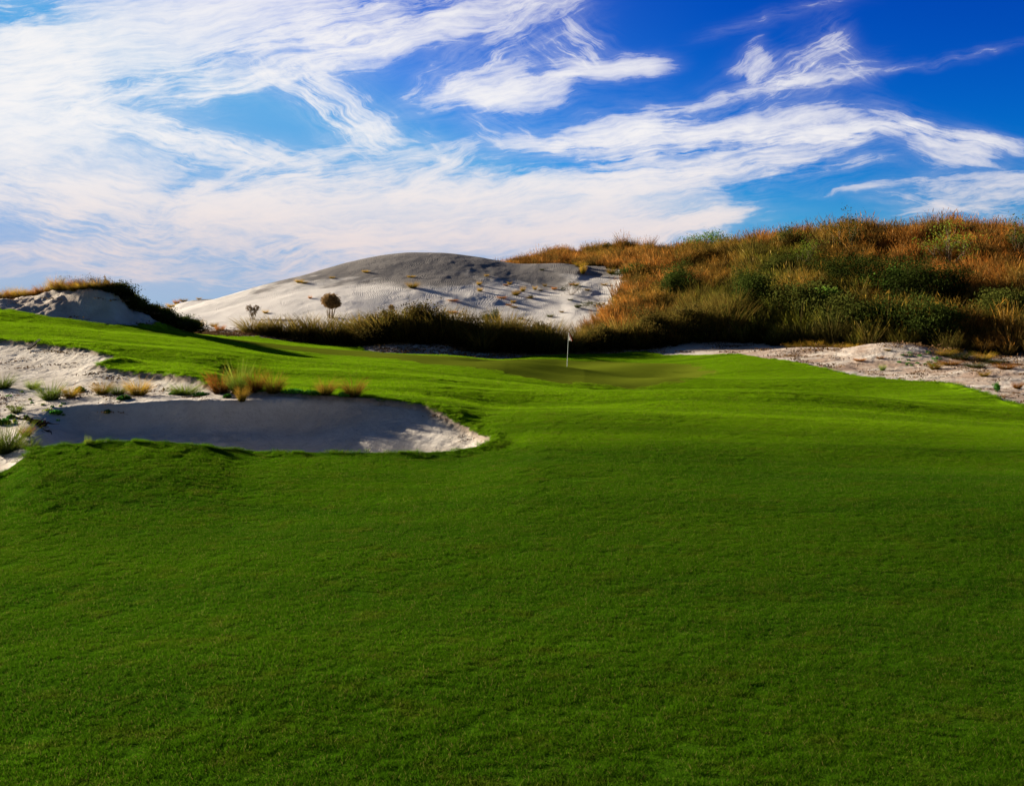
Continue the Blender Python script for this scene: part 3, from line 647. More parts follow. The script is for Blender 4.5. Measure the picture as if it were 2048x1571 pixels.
# dry litter, twigs and clods on the waste sand
def litter_patch(seed):
    rg = np.random.default_rng(seed); mb = MB()
    for k in range(16):
        p = np.array([rg.normal(0, .22), rg.normal(0, .22), .005]); a = rg.uniform(0, 6.28); L = rg.uniform(.03, .14); q = p + [L * np.cos(a), L * np.sin(a), rg.uniform(0, .04)]
        tube(mb, [p, (p + q) / 2 + rg.normal(0, .01, 3), q], .005, .003, 3, r=rg.uniform(), t=(.4, .9))
    c = np.stack([rg.normal(0, .25, 40), rg.normal(0, .25, 40), rg.uniform(0, .03, 40)], 1); leaves(mb, c, .035, rg, t=.7)
    return mb.mesh('litter', m_litter)
m_litter = leafy('litter', grad(C(.05, .03, .015), C(.13, .075, .035), C(.20, .13, .06)), .1)
lp = [litter_patch(400 + i) for i in range(5)]
np_ = 60000; px = rng.uniform(-130, 2180, np_); dd_ = np.exp(rng.uniform(math.log(16.5), math.log(86), np_))
sdt, sdh, wbp = fld(sd_turf, px, dd_), fld(sd_hill, px, dd_), fld(wb, px, dd_)
w_ = np.where(dd_ < 45, .015 + .10 * (vn(px * .02, dd_ * .5, 7) > .62), .04 + .7 * ((dd_ > 64) & (dd_ < 79) & (px < 1330)) + .3 * (vn(px * .03, dd_ * .3, 8) > .62)) * np.where(wbp > .15, .06, 1) * np.where(dd_ > 80, .15, 1)
ok = (sdt < -.05) & (sdh < 1.5) & (rng.uniform(0, 1, np_) < w_ * .35)
px, dd_ = px[ok], dd_[ok]; n = len(px); k_ = np.clip(dd_ / 26, .6, 2.4) * rng.uniform(.5, 1.2, n)
scatter('dry_litter', np.stack([wx(px, dd_), dd_, z_at(px, dd_)], 1), np.stack([rng.normal(0, .1, n), rng.normal(0, .1, n), rng.uniform(0, 6.28, n)], 1), np.stack([k_, k_, k_], 1), rng.integers(0, 5, n), lp,
        'brown twigs and dry leaf litter strewn over the waste sand', cat='litter')

# ------------------------------------------------------------------ tall grass on the hill
def hill_clump(seed, L=1.25, n=50, w=.046):
    rg = np.random.default_rng(seed); mb = MB(); blades(mb, n, L, w, .35, .18, .55, .24, segs=4, rg=rg, Lvar=.45)
    # feathery heads
    tips = blades(mb, n // 2, L * .95, w * .5, .35, .14, .30, .24, segs=3, rg=rg, Lvar=.3)
    leaves(mb, tips + rg.normal(0, .02, tips.shape), .042, rg, t=1.0, stretch=6.5, up=.3)
    return mb.mesh('tall_grass', m_hill)
clumps = [hill_clump(500 + i, L=l) for i, l in enumerate((1.1, 1.3, .95, 1.5))]
N0 = 30000
pxr = rng.uniform(940, 2250, N0); dr = np.sqrt(rng.uniform(60 ** 2, 166 ** 2, N0))
ok = fld(sd_hill, pxr, dr) > rng.uniform(-1.6, .6, N0)
# thin out what lies beyond the crest and cannot be seen over it
cr = K['d'](pxr)[0]; ok &= (dr < cr + 7) | (pxr < 1480)
ok &= rng.uniform(0, 1, N0) < np.where(dr < cr, 1.0, .8)
pxr, dr = pxr[ok], dr[ok]; n = len(pxr); zr = z_at(pxr, dr)
rowp = HOR + (EYE - zr) * F / dr
xw = wx(pxr, dr)
green_band = np.exp(-((pxr - 1500 + (rowp - 560) * .25) / 120) ** 2) * .95 + .75 * sstep(600, 660, rowp) * (pxr > 1350) + .45 * np.exp(-((pxr - 1750) / 160) ** 2 - ((rowp - 600) / 70) ** 2)
green_band *= sstep(478, 520, rowp)
hue = np.clip(green_band + 1.3 * (vn(xw * .22, dr * .18, 91) - .5) + .5 * (vn(xw * 1.1, dr * .9, 92) - .5), 0, 1)
sc = np.where(pxr > 1500, 1.22, 1.0) * rng.uniform(.6, 1.15, n) * (.50 + .95 * vn(xw * .45, dr * .35, 93))
scatter('tall_grass', np.stack([xw, dr, zr - .05], 1), np.stack([rng.normal(0, .14, n), rng.normal(0, .14, n), rng.uniform(0, 6.28, n)], 1),
        np.stack([sc, sc, sc * rng.uniform(.8, 1.15, n)], 1), rng.integers(0, 4, n), clumps, 'dense rust and olive tall dry grass covering the right hillside', extra={'hue': hue})

# ------------------------------------------------------------------ tufts
def tuft_mesh(seed, mat, L, n, w, rad, lean=.75, bend=.6, name='grass_tuft'):
    rg = np.random.default_rng(seed); mb = MB(); blades(mb, n, L, w, .6, lean, bend, rad, segs=4, rg=rg, Lvar=.45); return mb.mesh(name, mat)
TM = {}
def tufts_for(kind, k):
    key = (kind, k)
    if key not in TM:
        mat = {'gold': m_gold, 'rust': m_rust, 'green': m_tgreen, 'olive': m_olive, 'reed': m_reed}[kind]
        TM[key] = tuft_mesh(700 + k + len(kind) * 13, mat, .62, 560, .012, .18)
    return TM[key]
def tuft(px, py, h, w, kind, label, group, d=None, k=None):
    d = hit(px, py) if d is None else d
    H = h * d / F; Wd = w * d / F; me = tufts_for(kind, random.randrange(3) if k is None else k)
    o = put('grass_tuft', me, spot(px, d) - Vector((0, 0, .02)), random.uniform(0, 6.28), (Wd / .78, Wd / .78, H / .55))
    tag(o, label, 'grass tuft', group); return o
G1 = 'grass tufts on the sandy ridge above the large bunker'
for a in [
 (440, 787, 48, 46, 'rust', 'rusty round grass tuft at the left end of the thickest cluster on the ridge'),
 (478, 788, 62, 44, 'green', 'tallest feathery green-gold tuft rising between two rusty tufts on the ridge'),
 (512, 784, 46, 38, 'rust', 'orange-brown grass tuft just right of the tallest feathery tuft'),
 (547, 786, 40, 40, 'gold', 'golden grass tuft ending the thick cluster on its right'),
 (484, 803, 34, 22, 'gold', 'small golden tuft hanging lowest over the bunker wall in front of the cluster'),
 (652, 790, 34, 36, 'gold', 'thin golden tuft left of the last pair standing against the fairway'),
 (707, 793, 38, 42, 'gold', 'last golden tuft on the right, where turf meets the bunker'),
 (101, 800, 38, 46, 'green', 'bushy green tuft on the sand between the two bunkers at left'),
 (141, 796, 27, 30, 'gold', 'small yellowish tuft touching the bushy green tuft'),
 (205, 788, 28, 36, 'gold', 'tan tuft left of the yellow pair under the turf tongue'),
 (236, 789, 22, 34, 'green', 'low yellow-green tuft in the middle of the trio under the turf tongue'),
 (276, 790, 34, 46, 'gold', 'widest golden tuft of the trio under the turf tongue'),
 (4, 778, 32, 44, 'green', 'dark green tuft at the left frame edge beside the upper bunker'),
 (66, 778, 20, 26, 'green', 'small green tuft between the frame edge tuft and the bushy one'),
 (370, 790, 26, 50, 'green', 'wide flat green tuft left of the rusty cluster'),
 (33, 826, 20, 24, 'green', 'small sparse green tuft on bare sand above the black roots'),
 (14, 905, 66, 78, 'green', 'large green clump at the left edge beside the near turf corner'),
 (52, 872, 24, 24, 'rust', 'small orange tuft behind the large green clump'),
 (62, 900, 26, 34, 'green', 'pale thin tuft right of the large green clump'),
 (176, 890, 22, 10, 'green', 'single thin weed standing on the near bunker lip'),
]: tuft(*a[:5], a[5], G1, k=None)
G2 = 'grass tufts dotted over the white sand dune'
for a in [
 (825, 576, 14, 22, 'gold', 'brightest golden tuft alone on the middle of the dune'),
 (598, 566, 8, 14, 'gold', 'small tan tuft high on the left shoulder of the dune'),
 (608, 568, 6, 12, 'gold', 'flat tan tuft just right of the small one on the left shoulder'),
 (395, 657, 18, 22, 'gold', 'yellowish tuft at the left foot of the dune near the mound'),
 (428, 654, 10, 14, 'gold', 'small pale tuft between two others at the left dune foot'),
 (440, 662, 14, 18, 'rust', 'brown tuft lowest of three at the left dune foot'),
 (531, 628, 8, 10, 'gold', 'tiny tuft right of the forked sapling'),
 (620, 598, 7, 7, 'rust', 'tiny brown tuft left of the round crowned sapling'),
 (731, 545, 6, 12, 'gold', 'flat tuft near the grey top of the dune'),
 (664, 557, 5, 10, 'gold', 'faint tuft on the grey upper left slope'),
 (822, 556, 5, 14, 'gold', 'thin flat tuft just above the brightest golden one'),
 (958, 571, 9, 9, 'gold', 'upper of two small tufts right of the dune middle'),
 (960, 584, 9, 10, 'gold', 'lower of two small tufts right of the dune middle'),
 (973, 553, 5, 8, 'gold', 'tiny tuft above the pair right of the dune middle'),
 (1032, 592, 12, 14, 'gold', 'golden left tuft of a trio on the right dune slope'),
 (1046, 584, 12, 10, 'gold', 'middle tuft of a trio on the right dune slope'),
 (1070, 580, 9, 8, 'gold', 'rightmost tuft of a trio on the right dune slope'),
 (1003, 597, 5, 16, 'rust', 'flat brown tuft left of the trio'),
 (1155, 616, 10, 12, 'olive', 'olive tuft low in the blue shade of the dune'),
 (1100, 634, 7, 14, 'olive', 'low olive tuft just above the reed hedge'),
 (1166, 549, 22, 12, 'gold', 'tall yellow tuft on the lit scarp at the dune shoulder'),
 (1160, 534, 10, 20, 'gold', 'wide yellow tuft on the scarp top'),
 (1222, 549, 14, 16, 'gold', 'golden tuft at the shaded edge of the hill grass'),
 (1084, 541, 5, 8, 'olive', 'faint tuft high on the grey right slope'),
 (1230, 608, 16, 16, 'gold', 'yellow tuft where the shaded sand meets the hill foot'),
 (1200, 634, 14, 22, 'olive', 'olive tuft beside the right end of the reed hedge'),
 (905, 603, 4, 18, 'rust', 'flat brown debris tuft on the rippled sand'),
 (905, 626, 5, 18, 'rust', 'flat dark tuft behind the hedge middle'),
]: tuft(*a[:5], a[5], G2)
for i in range(18):
    x, y = random.uniform(990, 1240), random.uniform(565, 642)
    tuft(x, y, random.uniform(4, 8), random.uniform(7, 14), random.choice(['gold', 'olive', 'rust']), 'tiny dry tuft scattered over the shaded right flank of the dune', 'tiny tufts on the right flank of the dune')
G3 = 'tufts along the small far dune on the left'
for a in [(330, 624, 14, 20, 'gold', 'round tan tuft lowest on the small far dune'), (343, 614, 9, 18, 'gold', 'flat tan tuft second from the bottom on the small far dune'),
          (353, 607, 10, 12, 'rust', 'brown tuft halfway up the small far dune'), (367, 601, 8, 14, 'gold', 'tan tuft near the top of the small far dune'), (398, 599, 5, 9, 'gold', 'tiny tuft on the crest of the small far dune')]:
    d = hit(a[0], a[1], 130); tuft(*a[:5], a[5], G3, d=d)
G4 = 'tufts and weeds on the sandy bank at right'
for a in [(1870, 739, 18, 26, 'gold', 'orange-gold tuft on bare sand below the brown scrub'), (1968, 754, 12, 20, 'gold', 'small golden tuft between the scrub and the frame edge'),
          (2035, 778, 16, 18, 'rust', 'rusty tuft near the right frame edge'), (1775, 702, 6, 12, 'gold', 'tiny golden tuft on the hump crest'),
          (1760, 718, 8, 14, 'rust', 'small brown tuft in the middle of the hump'), (1718, 724, 8, 20, 'rust', 'faint brown tuft on the left flank of the hump'),
          (1765, 741, 14, 12, 'green', 'small green weed below the hump'), (1890, 712, 16, 34, 'gold', 'tan scrub tuft at the left end of the brown scrub'),
          (1920, 720, 18, 40, 'olive', 'dark brown scrub tuft right of the hump'), (1965, 722, 18, 34, 'gold', 'tan scrub tuft above the small golden one'),
          (1900, 730, 12, 40, 'rust', 'low dark rusty scrub patch'), (1950, 735, 12, 34, 'olive', 'low olive scrub patch in the middle'), (2010, 738, 14, 36, 'rust', 'low rusty scrub near the frame edge'),
          (1990, 728, 12, 30, 'olive', 'olive scrub tuft behind the low rusty one')]: tuft(*a[:5], a[5], G4)
G5 = 'golden tufts in a row along the hill foot'
for i, x in enumerate((1585, 1607, 1630, 1660, 1684, 1708)): tuft(x, 700, random.uniform(12, 18), 26, 'gold', 'low golden tuft in the short row where the sand meets the hill foot', G5, d=float(K['a'](np.array([x]))[0][0]) - 1.5)
G6 = 'golden tufts crowning the sandy mound at left'
for i in range(44):
    x = -90 + i * 8.0 + random.uniform(-3, 3); 
    if x > 250: break
    h = random.uniform(14, 26) * (1.1 if x < 130 else .9)
    tuft(x, 0, h, random.uniform(20, 32), random.choice(['gold', 'gold', 'rust']), 'golden dry tuft in the packed row along the top of the sandy mound', G6, d=float(K['9'](np.array([x]))[0][0]) + random.uniform(-.4, 1.0))

# ------------------------------------------------------------------ reed hedge in front of the dune
def reed_mesh(seed):
    rg = np.random.default_rng(seed); mb = MB(); blades(mb, 330, 2.2, .060, .5, .22, .70, .42, segs=5, rg=rg, Lvar=.45)
    blades(mb, 170, 1.3, .050, .5, .6, 1.0, .45, segs=4, rg=rg, Lvar=.4); return mb.mesh('reed_clump', m_reed)
RM = [reed_mesh(900 + i) for i in range(6)]
def reed(px, d, h, wd, label, group):
    me = RM[random.randrange(6)]; o = put('reed_clump', me, spot(px, d) - Vector((0, 0, .08)), random.uniform(0, 6.28), (wd / 1.9, wd / 1.9, h / 2.25))
    tag(o, label, 'reeds', group)
nm = ['leftmost reed clump of the hedge, small and rust tinged', 'second reed clump from the left, small with a yellow top', 'third reed clump from the left, dark and rounded', 'fourth reed clump from the left, leaning over the sand',
      'fifth reed clump from the left, broad and black at the base', 'sixth reed clump from the left, arching with pale tips', 'seventh reed clump from the left, thick and dark', 'eighth reed clump from the left beside the small shaded bunker']
for i, (x, h, w) in enumerate([(503, 1.3, 1.9), (536, 1.6, 1.7), (566, 1.8, 2.2), (604, 2.1, 2.2), (630, 2.3, 2.3), (662, 2.4, 2.5), (694, 2.4, 2.4), (724, 2.5, 2.5)]):
    reed(x, 74.5 - (i % 2) * .5, h, w, nm[i], 'reed clumps of the hedge below the dune')
top = lambda x: np.interp(x, [740, 800, 900, 990, 1010, 1100, 1140, 1190, 1250, 1330, 1450], [2.4, 2.8, 2.7, 3.0, 2.7, 2.4, 1.9, 2.2, 2.7, 3.0, 2.8])
for row, dd in ((0, 0.), (1, 1.5), (2, 2.9)):
    for x in np.arange(742 - row * 17, 1470, 36):
        if 1150 < x < 1182 and row == 0: continue
        base_d = np.interp(x, [740, 900, 1134, 1300, 1470], [72.0, 71.0, 71.5, 72.5, 72.5])
        reed(x + random.uniform(-6, 6), base_d + dd + random.uniform(-.7, .7), float(top(x)) * random.uniform(.66, 1.12) - .1 * row, random.uniform(1.7, 2.6),
             'dark tall reed clump packed inside the long hedge below the dune' if x < 1160 else 'dark tall reed clump packed along the hill foot right of the flag', 'reed clumps packed in the hedge' if x < 1160 else 'reed clumps packed at the hill foot')

# ------------------------------------------------------------------ shrubs
def shrub(px, d, H, Wd, mat, label, group=None, nleaf=3600, leaf=.085, stems=14, cat='bush', name='shrub', stemmat=None, airy=.25, hollow=.0, sink=.1):
    seed = random.randrange(10 ** 6); rg = np.random.default_rng(seed)
    root = bpy.data.objects.new(name, None); COL.objects.link(root); root.location = spot(px, d) - Vector((0, 0, sink)); root.empty_display_size = .3
    tag(root, label, cat, group)
    ms, ml = MB(), MB(); tips = []
    for k in range(stems):
        a = rg.uniform(0, 2 * np.pi); rr = Wd / 2 * rg.uniform(.1, 1) ** .7; hz = H * (1 - .45 * (rr / (Wd / 2)) ** 2) * rg.uniform(.55, 1.0)
        tip = np.array([rr * np.cos(a), rr * np.sin(a), hz]); mid = tip * [.45, .45, .55] + rg.normal(0, .05 * Wd, 3)
        tube(ms, [[0, 0, 0], mid, tip], .016 * min(H, 3) / 1.5, .004 * min(H, 3) / 1.5, 4, r=rg.uniform()); tips.append(tip)
        for q in range(3):
            t2 = tip + rg.normal(0, 1, 3) * [Wd * .12, Wd * .12, H * .10]; b = mid + (tip - mid) * rg.uniform(.2, .8); tube(ms, [b, (b + t2) / 2 + rg.normal(0, .03, 3), t2], .009 * H / 1.5, .003, 3, r=rg.uniform()); tips.append(t2)
    tips = np.array(tips); nl = nleaf // len(tips)
    cs = np.repeat(tips, nl, 0) + rg.normal(0, 1, (len(tips) * nl, 3)) * [Wd * .10, Wd * .10, H * .09]
    if airy < .3:   # fill the body below the tips
        m = nleaf // 2; a = rg.uniform(0, 2 * np.pi, m); rr = Wd / 2 * np.sqrt(rg.uniform(0, 1, m)) * .95; hz = H * rg.uniform(.03, .8, m) * (1 - .5 * (rr / (Wd / 2)) ** 2)
        f = np.stack([rr * np.cos(a), rr * np.sin(a), hz], 1); f = f[vn(f[:, 0] * 3 / Wd * 2 + 9, f[:, 1] * 5 / Wd + f[:, 2] * 5 / H, seed % 97) > .35]; cs = np.concatenate([cs, f])
    cs[:, 2] = np.maximum(cs[:, 2], .05); leaves(ml, cs, leaf, rg, t=np.clip(cs[:, 2] / H, .1, 1))
    child('stem', ms.mesh('stem', stemmat or m_twig), root); child('foliage', ml.mesh('foliage', mat), root); return root
def sh(px, py, w, h, mat, label, group=None, **kw):
    d = hit(px, py); k = (1.3 if mat is m_dark else 1.05) if mat in (m_dark, m_olive) and h > 35 else 1.0; return shrub(px, d, h * k * d / F, w * k * d / F, mat, label, group, **kw)
sh(1420, 506, 92, 44, m_lime, 'light green shrub on the skyline of the hill beside the orange crest', airy=.5, nleaf=2600, leaf=.13, stems=18)
shrub(1222, 157, 1.6, 2.2, m_olive, 'small dark bush peeking over the far orange ridge', nleaf=1400, leaf=.12)
sh(1772, 596, 84, 60, m_lime, 'bright green leafy shrub in the middle of the hillside', airy=.5, nleaf=3000, leaf=.12, stems=18)
DK = 'dark bushes on the lower hillside'
for a in [(1738, 588, 150, 66, m_dark, 'wide dark green bush directly left of the bright green shrub'), (1850, 620, 100, 80, m_dark, 'black-green bush right of the bright green shrub'),
          (1600, 652, 130, 80, m_olive, 'large olive bush low on the hill, left of the black hollow'), (1505, 640, 70, 72, m_dark, 'very dark bush left of the large olive one'),
          (1352, 606, 56, 60, m_dark, 'narrow black bush between two orange grass slopes'), (1700, 668, 120, 72, m_olive, 'broad brown-olive bush under the wide dark one'),
          (1790, 680, 110, 66, m_dark, 'dark bush at the hill foot behind the sandy hump'), (1870, 688, 90, 60, m_dark, 'dark bush at the hill foot right of the sandy hump'),
          (2010, 655, 90, 66, m_olive, 'grey-olive bush near the right frame edge'), (1655, 620, 60, 44, m_lime, 'yellow-green small bush above the broad brown one'),
          (1560, 560, 60, 44, m_olive, 'small olive bush high on the green slope'), (1440, 660, 60, 40, m_olive, 'low olive bush above the right end of the reeds'), (1275, 560, 60, 34, m_dark, 'dark low bush at the shaded dune edge')]:
    sh(*a, group=DK, nleaf=6500, leaf=.10, stems=20, stemmat=m_root)
HB = 'dark bushes growing inside the reed hedge'
for x, w, h, lb in ((768, 2.6, 2.5, 'brown-green bush at the left end of the small shaded bunker'), (842, 3.0, 2.9, 'broad dark bush rising highest from the hedge above the small bunker'), (868, 2.4, 2.3, 'brown bush touching the highest bush of the hedge'),
                    (930, 2.8, 2.6, 'dark bush at the right end of the small shaded bunker'), (1015, 2.6, 2.3, 'rounded dark bush midway between the small bunker and the flag'), (1075, 2.6, 2.2, 'low dark bush just left of the flag'),
                    (1215, 2.6, 2.0, 'dark bush right of the flag beside the gap in the hedge'), (1300, 3.0, 2.6, 'wide dark bush at the hill foot right of the flag'), (1385, 3.0, 2.5, 'dark bush at the hill foot above the thin sand strip')):
    shrub(x, 71.6 if x < 1100 else 72.3, h, w, m_hedge, lb, HB, nleaf=5200, leaf=.10, stems=20, stemmat=m_root)
BW = 'pale stemmed willows on the hillside'
for a in [(1612, 546, 74, 74, m_tgreen, 'bare branched willow leaning left of the middle pair'), (1692, 520, 60, 84, m_olive, 'upright willow with white stems near the hill top'),
          (1900, 548, 100, 104, m_tgreen, 'widest fan shaped willow with a thick slanting stem'), (2046, 530, 60, 90, m_olive, 'willow cut by the right frame edge'), (1580, 500, 50, 40, m_olive, 'small willow bush close under the crest')]:
    sh(*a, group=BW, nleaf=1300, leaf=.10, stems=16, airy=.6, stemmat=m_stem, name='willow', cat='willow')
for i, x in enumerate((1458, 1478)): shrub(x, 71.4, 2.0, .75, m_brush, ['left', 'right'][i] + ' one of two thin bare saplings at the hill foot', 'thin saplings at the hill foot', nleaf=60, leaf=.05, stems=3, airy=.7, stemmat=m_twig, name='sapling', cat='sapling')
sh(1142, 590, 50, 30, m_olive, 'thin grey-green shrub on the shaded dune slope', nleaf=700, leaf=.06, airy=.6)
sh(1184, 616, 46, 14, m_olive, 'low flat shrub in the blue shade at the dune foot', nleaf=900, leaf=.06, airy=.6)
sh(985, 648, 36, 30, m_olive, 'feathery olive shrub standing above the reed hedge', nleaf=1500, leaf=.07)
# mound: dark bushes down its right side, grey twiggy scrub on top
LM = 'dark bushes down the right side of the left mound'
for i in range(19):
    x = 232 + i * 8.2; d = float(K['9'](np.array([x]))[0][0]) + random.uniform(-.9, .3)
    shrub(x, d, random.uniform(.65, 1.05), random.uniform(1.3, 1.9), m_dark if i % 3 else m_olive, 'dark round bush in the dense row down the right side of the left mound', LM, nleaf=2200, leaf=.055, stems=16, airy=.2)
TW = 'grey twiggy scrub on top of the left mound'
for i, x in enumerate((130, 146, 160, 176, 190, 206, 240, 250, 272)):
    d = float(K['9'](np.array([x]))[0][0]) + .3; shrub(x, d, random.uniform(.7, 1.0), 1.2, m_twig, 'leafless grey twiggy bush among the golden tufts on the left mound', TW, nleaf=260, leaf=.035, stems=20, airy=.6, cat='bush')
for px, h, lb in ((214, 1.25, 'taller dark seed-headed weed standing on the left mound'), (229, .95, 'shorter dark weed right beside the taller one on the mound'), (258, .8, 'dark round-headed weed on the slope right of the mound top')):
    d = 55.8; shrub(px, d, h, .5, m_brush, lb, 'dark weeds on the left mound', nleaf=1500, leaf=.05, stems=6, airy=.6, name='weed', cat='weed')

# round-crowned sapling with bare stems, and the smaller forked one
def sapling(px, py, H, Wd, nst, label, crown0, nleaf, lobes):
    d = hit(px, py); rg = np.random.default_rng(int(px)); root = bpy.data.objects.new('sapling', None); COL.objects.link(root); root.location = spot(px, d) - Vector((0, 0, .05))
    tag(root, label, 'sapling'); ms, ml = MB(), MB()
    for k in range(nst):
        a = 2 * np.pi * k / nst + rg.normal(0, .2); b0 = np.array([np.cos(a), np.sin(a) * .8, 0]) * Wd * .16 * rg.uniform(.3, 1); tp = np.array([np.cos(a) * Wd * .42 * rg.uniform(.4, 1), np.sin(a) * Wd * .42 * rg.uniform(.4, 1), H * rg.uniform(.7, .9)])
        tube(ms, [b0, b0 * .6 + tp * .45 + rg.normal(0, .04, 3), tp], .030, .012, 4, r=rg.uniform())
    cs = []
    for (cx, cz, r_, rz_) in lobes:
        u = rg.normal(size=(nleaf, 3)); u /= np.linalg.norm(u, axis=1)[:, None]; u *= rg.uniform(.25, 1, (nleaf, 1)) ** .5
        q = u * [r_ * Wd, r_ * Wd, rz_ * H] + [cx * Wd, 0, cz * H]; q += rg.normal(0, .03 * Wd, q.shape); cs.append(q)
    cs = np.concatenate(cs); leaves(ml, cs, .075, rg, t=np.clip(cs[:, 2] / H, 0, 1), stretch=2.6)
    child('stem', ms.mesh('stem', m_stem), root); child('crown', ml.mesh('crown', m_brush), root)
d_ = hit(661, 636); sapling(661, 636, 50 * d_ / F, 38 * d_ / F, 15, 'round crowned brown sapling on many thin bare stems before the dune', .5, 2600, [(0, .72, .50, .28), (.1, .6, .44, .18)])
d_ = hit(506, 640); sapling(506, 640, 30 * d_ / F, 27 * d_ / F, 7, 'small forked brown sapling at the left end of the reed hedge', .5, 170, [(-.28, .78, .26, .22), (.24, .80, .30, .20), (.0, .50, .26, .26)])
d_ = hit(781, 628); sapling(783, 630, 22 * d_ / F, 14 * d_ / F, 8, 'faint bare sapling rising behind the hedge left of centre', .5, 200, [(0, .7, .4, .25)])

# ------------------------------------------------------------------ leafy weeds and seedlings on the sand
def weed(px, py, w, h, label, group, mat=None, n=260, leaf=None):
    d = hit(px, py, 17.5); rg = np.random.default_rng(int(abs(px) * 7)); mb = MB(); Wd, H = w * d / F, h * d / F
    a = rg.uniform(0, 6.28, n); rr = Wd / 2 * np.sqrt(rg.uniform(0, 1, n)); c = np.stack([rr * np.cos(a), rr * np.sin(a), H * rg.uniform(.1, 1, n) * (1 - .6 * (rr / (Wd / 2)) ** 2)], 1)
    leaves(mb, c, leaf or .05, rg, t=.6, stretch=1.5)
    for k in range(6): tube(mb, [[0, 0, -.03], c[k]], .004, .003, 3)
    o = put('weed', mb.mesh('weed', mat or m_weed), spot(px, d)); tag(o, label, 'weed', group)
GW = 'low leafy weeds on the bunker ridge'
for a in [(248, 799, 28, 9, 'low bright green leafy weed below the golden trio'), (352, 790, 26, 10, 'leafy green weed at the left foot of the wide flat tuft'), (402, 792, 34, 8, 'dark leafy weed left of the rusty tuft'),
          (585, 786, 44, 8, 'long low leafy weed right of the thick tuft cluster'), (622, 789, 34, 8, 'low leafy weed midway to the thin golden tuft'), (690, 793, 30, 8, 'leafy weed between the last two golden tufts'),
          (455, 796, 16, 8, 'small leafy weed under the rusty tuft'), (215, 830, 12, 5, 'tiny green seedling alone high on the shaded wall'), (82, 848, 12, 6, 'tiny green seedling at the tip of the black roots'),
          (112, 826, 24, 6, 'faint pale seedling on the left bunker shoulder'), (8, 848, 26, 12, 'dark green leafy weed at the left frame edge'), (22, 837, 16, 8, 'small green weed above the leafy one at the frame edge'), (160, 784, 20, 12, 'green leafy weed beside the yellowish tuft')]:
    weed(*a, GW)
for i in range(26):
    weed(random.uniform(-20, 180), random.uniform(782, 850), random.uniform(6, 14), random.uniform(3, 6), 'tiny green sprout scattered on the bare sand left of the large bunker', 'sprouts on the left sand', n=40, leaf=.03, mat=random.choice([m_weed, m_tgreen]))
for i in range(22):
    weed(random.uniform(1795, 1880), random.uniform(705, 735), random.uniform(5, 12), random.uniform(2, 4), 'tiny dark green sprout on the right flank of the sandy hump', 'sprouts on the hump', n=40, leaf=.05)
sh(1995, 784, 13, 20, m_weed, 'little green conifer-like seedling standing alone on the right sand', None, nleaf=700, leaf=.03, stems=8, airy=.2, name='seedling', cat='seedling', sink=.02)

# black root mass on the bunker's left wall
def roots():
    mb = MB(); rg = np.random.default_rng(4); a = spot(38, hit(38, 838, 17.5)); b = spot(84, hit(84, 858, 17.5)); n = 34
    for k in range(90):
        t = rg.uniform(0, 1); p = np.array(a.lerp(b, t)) + rg.normal(0, .07, 3) + [0, 0, .05]; L = rg.uniform(.1, .35)
        q = p + np.array([L * rg.normal(.4, .6), L * rg.normal(0, .6), rg.normal(0, .08) - .05]); tube(mb, [p, (p + q) / 2 + rg.normal(0, .04, 3), q], rg.uniform(.01, .035), .005, 5, r=rg.uniform())
    me = mb.mesh('root_mass', m_root); me.transform(Matrix.Translation(-a)); o = put('root_mass', me, a); tag(o, 'black tangled root mass sliding down the left wall of the bunker', 'roots')
roots()

# ------------------------------------------------------------------ plank in the upper bunker
import bmesh
def boxmesh(name, L, Wd, H, mat, bev=.008):
    bm = bmesh.new(); bmesh.ops.create_cube(bm, size=1); bmesh.ops.scale(bm, vec=(L, Wd, H), verts=bm.verts); bmesh.ops.bevel(bm, geom=bm.edges[:], offset=bev, segments=2, affect='EDGES')
    me = bpy.data.meshes.new(name); bm.to_mesh(me); bm.free(); me.materials.append(mat); return me
m_wood = simple('weathered_wood', C(.045, .035, .028), .9, .1)
d0 = hit(57, 701); d1 = hit(80, 684)
p0 = spot(57, d0) + Vector((0, 0, .06)); p1 = spot(80, min(d1, d0 + 1.4)) + Vector((0, 0, .10)); v = p1 - p0
pl = put('wooden_board', boxmesh('wooden_board', v.length, .16, .05, m_wood), (p0 + p1) / 2); pl.rotation_mode = 'QUATERNION'; pl.rotation_quaternion = v.to_track_quat('X', 'Z')
tag(pl, 'dark wooden board lying up the back wall of the upper bunker', 'board')
mb = MB(); 
rake_a = spot(84, 36.2) + Vector((0, 0, .05)); rake_b = spot(122, 35.4) + Vector((0, 0, .06)); tube(mb, [np.zeros(3), np.array(rake_b - rake_a) / 2, np.array(rake_b - rake_a)], .022, .022, 6)
rk = put('wooden_pole', mb.mesh('wooden_pole', m_wood), rake_a); tag(rk, 'thin pole lying on the sand right of the dark board', 'pole')

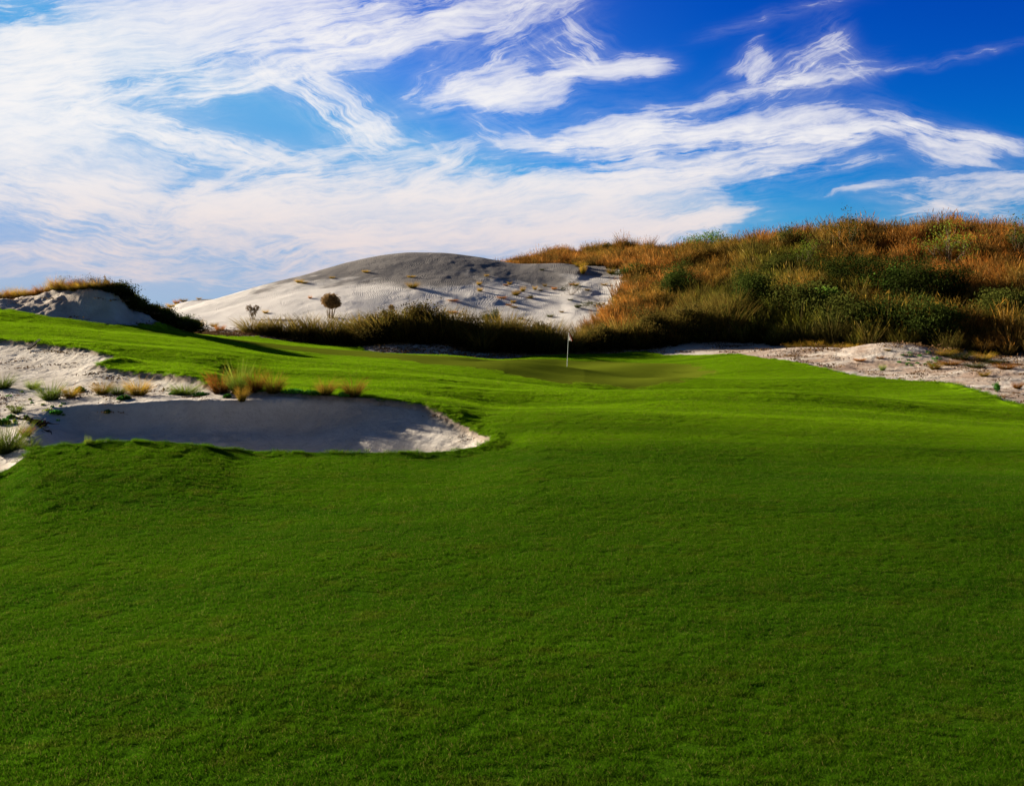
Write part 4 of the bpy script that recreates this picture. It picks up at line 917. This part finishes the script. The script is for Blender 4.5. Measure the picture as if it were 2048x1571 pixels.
# ------------------------------------------------------------------ golf flag
fr_ = bpy.data.objects.new('golf_flag', None); COL.objects.link(fr_); fl = spot(1134, 58.0); fr_.location = fl; fr_.rotation_euler = (0, R(2.6), 0)
tag(fr_, 'thin white flagstick with a small drooping red and white flag on the putting green', 'golf flag')
HP = 68 * fl.y / F + (fl.z - (EYE - (733 - HOR) * fl.y / F)) * -1
m_pole = simple('flag_pole', C(.72, .78, .72), .35, .5)
def lathe(prof, n=14):
    v = []; f = []
    for i, (r, z) in enumerate(prof):
        for k in range(n): a = 2 * math.pi * k / n; v.append((r * math.cos(a), r * math.sin(a), z))
    for i in range(len(prof) - 1):
        for k in range(n): f.append((i * n + k, i * n + (k + 1) % n, (i + 1) * n + (k + 1) % n, (i + 1) * n + k))
    return v, f
def lm(name, prof, mat):
    v, f = lathe(prof); me = bpy.data.meshes.new(name); me.from_pydata(v, [], f); me.polygons.foreach_set('use_smooth', [True] * len(f)); me.materials.append(mat); me.update(); return me
child('pole', lm('pole', [(.0, -.1), (.019, -.1), (.019, .02), (.016, .06), (.014, HP - .02), (.016, HP - .01), (.010, HP + .01), (0, HP + .012)], m_pole), fr_)
child('cup', lm('cup', [(.054, -.08), (.054, .004), (.058, .006), (.058, -.08)], simple('cup', C(.8, .8, .78))), fr_)
def flagcloth(mat, x0, x1, th=.003):
    """drooping pennant hanging in folds from the pole, hem wider at the bottom"""
    nu, nv = 16, 16; v = []; f = []
    for side in (0, 1):
        for j in range(nv + 1):
            tv = j / nv; wd = .03 + .25 * tv ** 1.1
            for i in range(nu + 1):
                tu = x0 + (x1 - x0) * i / nu
                v.append((.016 + wd * tu, .035 * math.sin(tu * 7 + tv * 2) * (.3 + tv) + (th if side else 0), HP - .02 - .44 * tv - .05 * tu * tv))
    m_ = (nu + 1) * (nv + 1)
    for s in (0, 1):
        for j in range(nv):
            for i in range(nu):
                a = s * m_ + j * (nu + 1) + i; q = (a, a + 1, a + nu + 2, a + nu + 1); f.append(q if s else q[::-1])
    me = bpy.data.meshes.new('flag'); me.from_pydata(v, [], f); me.polygons.foreach_set('use_smooth', [True] * len(f)); me.materials.append(mat); me.update(); return me
def cloth(c): return leafy('cloth', lambda g: g.mix(.2, c, C(c[0] * .9, c[1] * .9, c[2] * .9)), .35)
fo = child('flag', flagcloth(cloth(C(.85, .80, .76)), 0, .72), fr_); fe = child('flag_edge', flagcloth(cloth(C(.50, .04, .035)), .72, 1.0), fo)
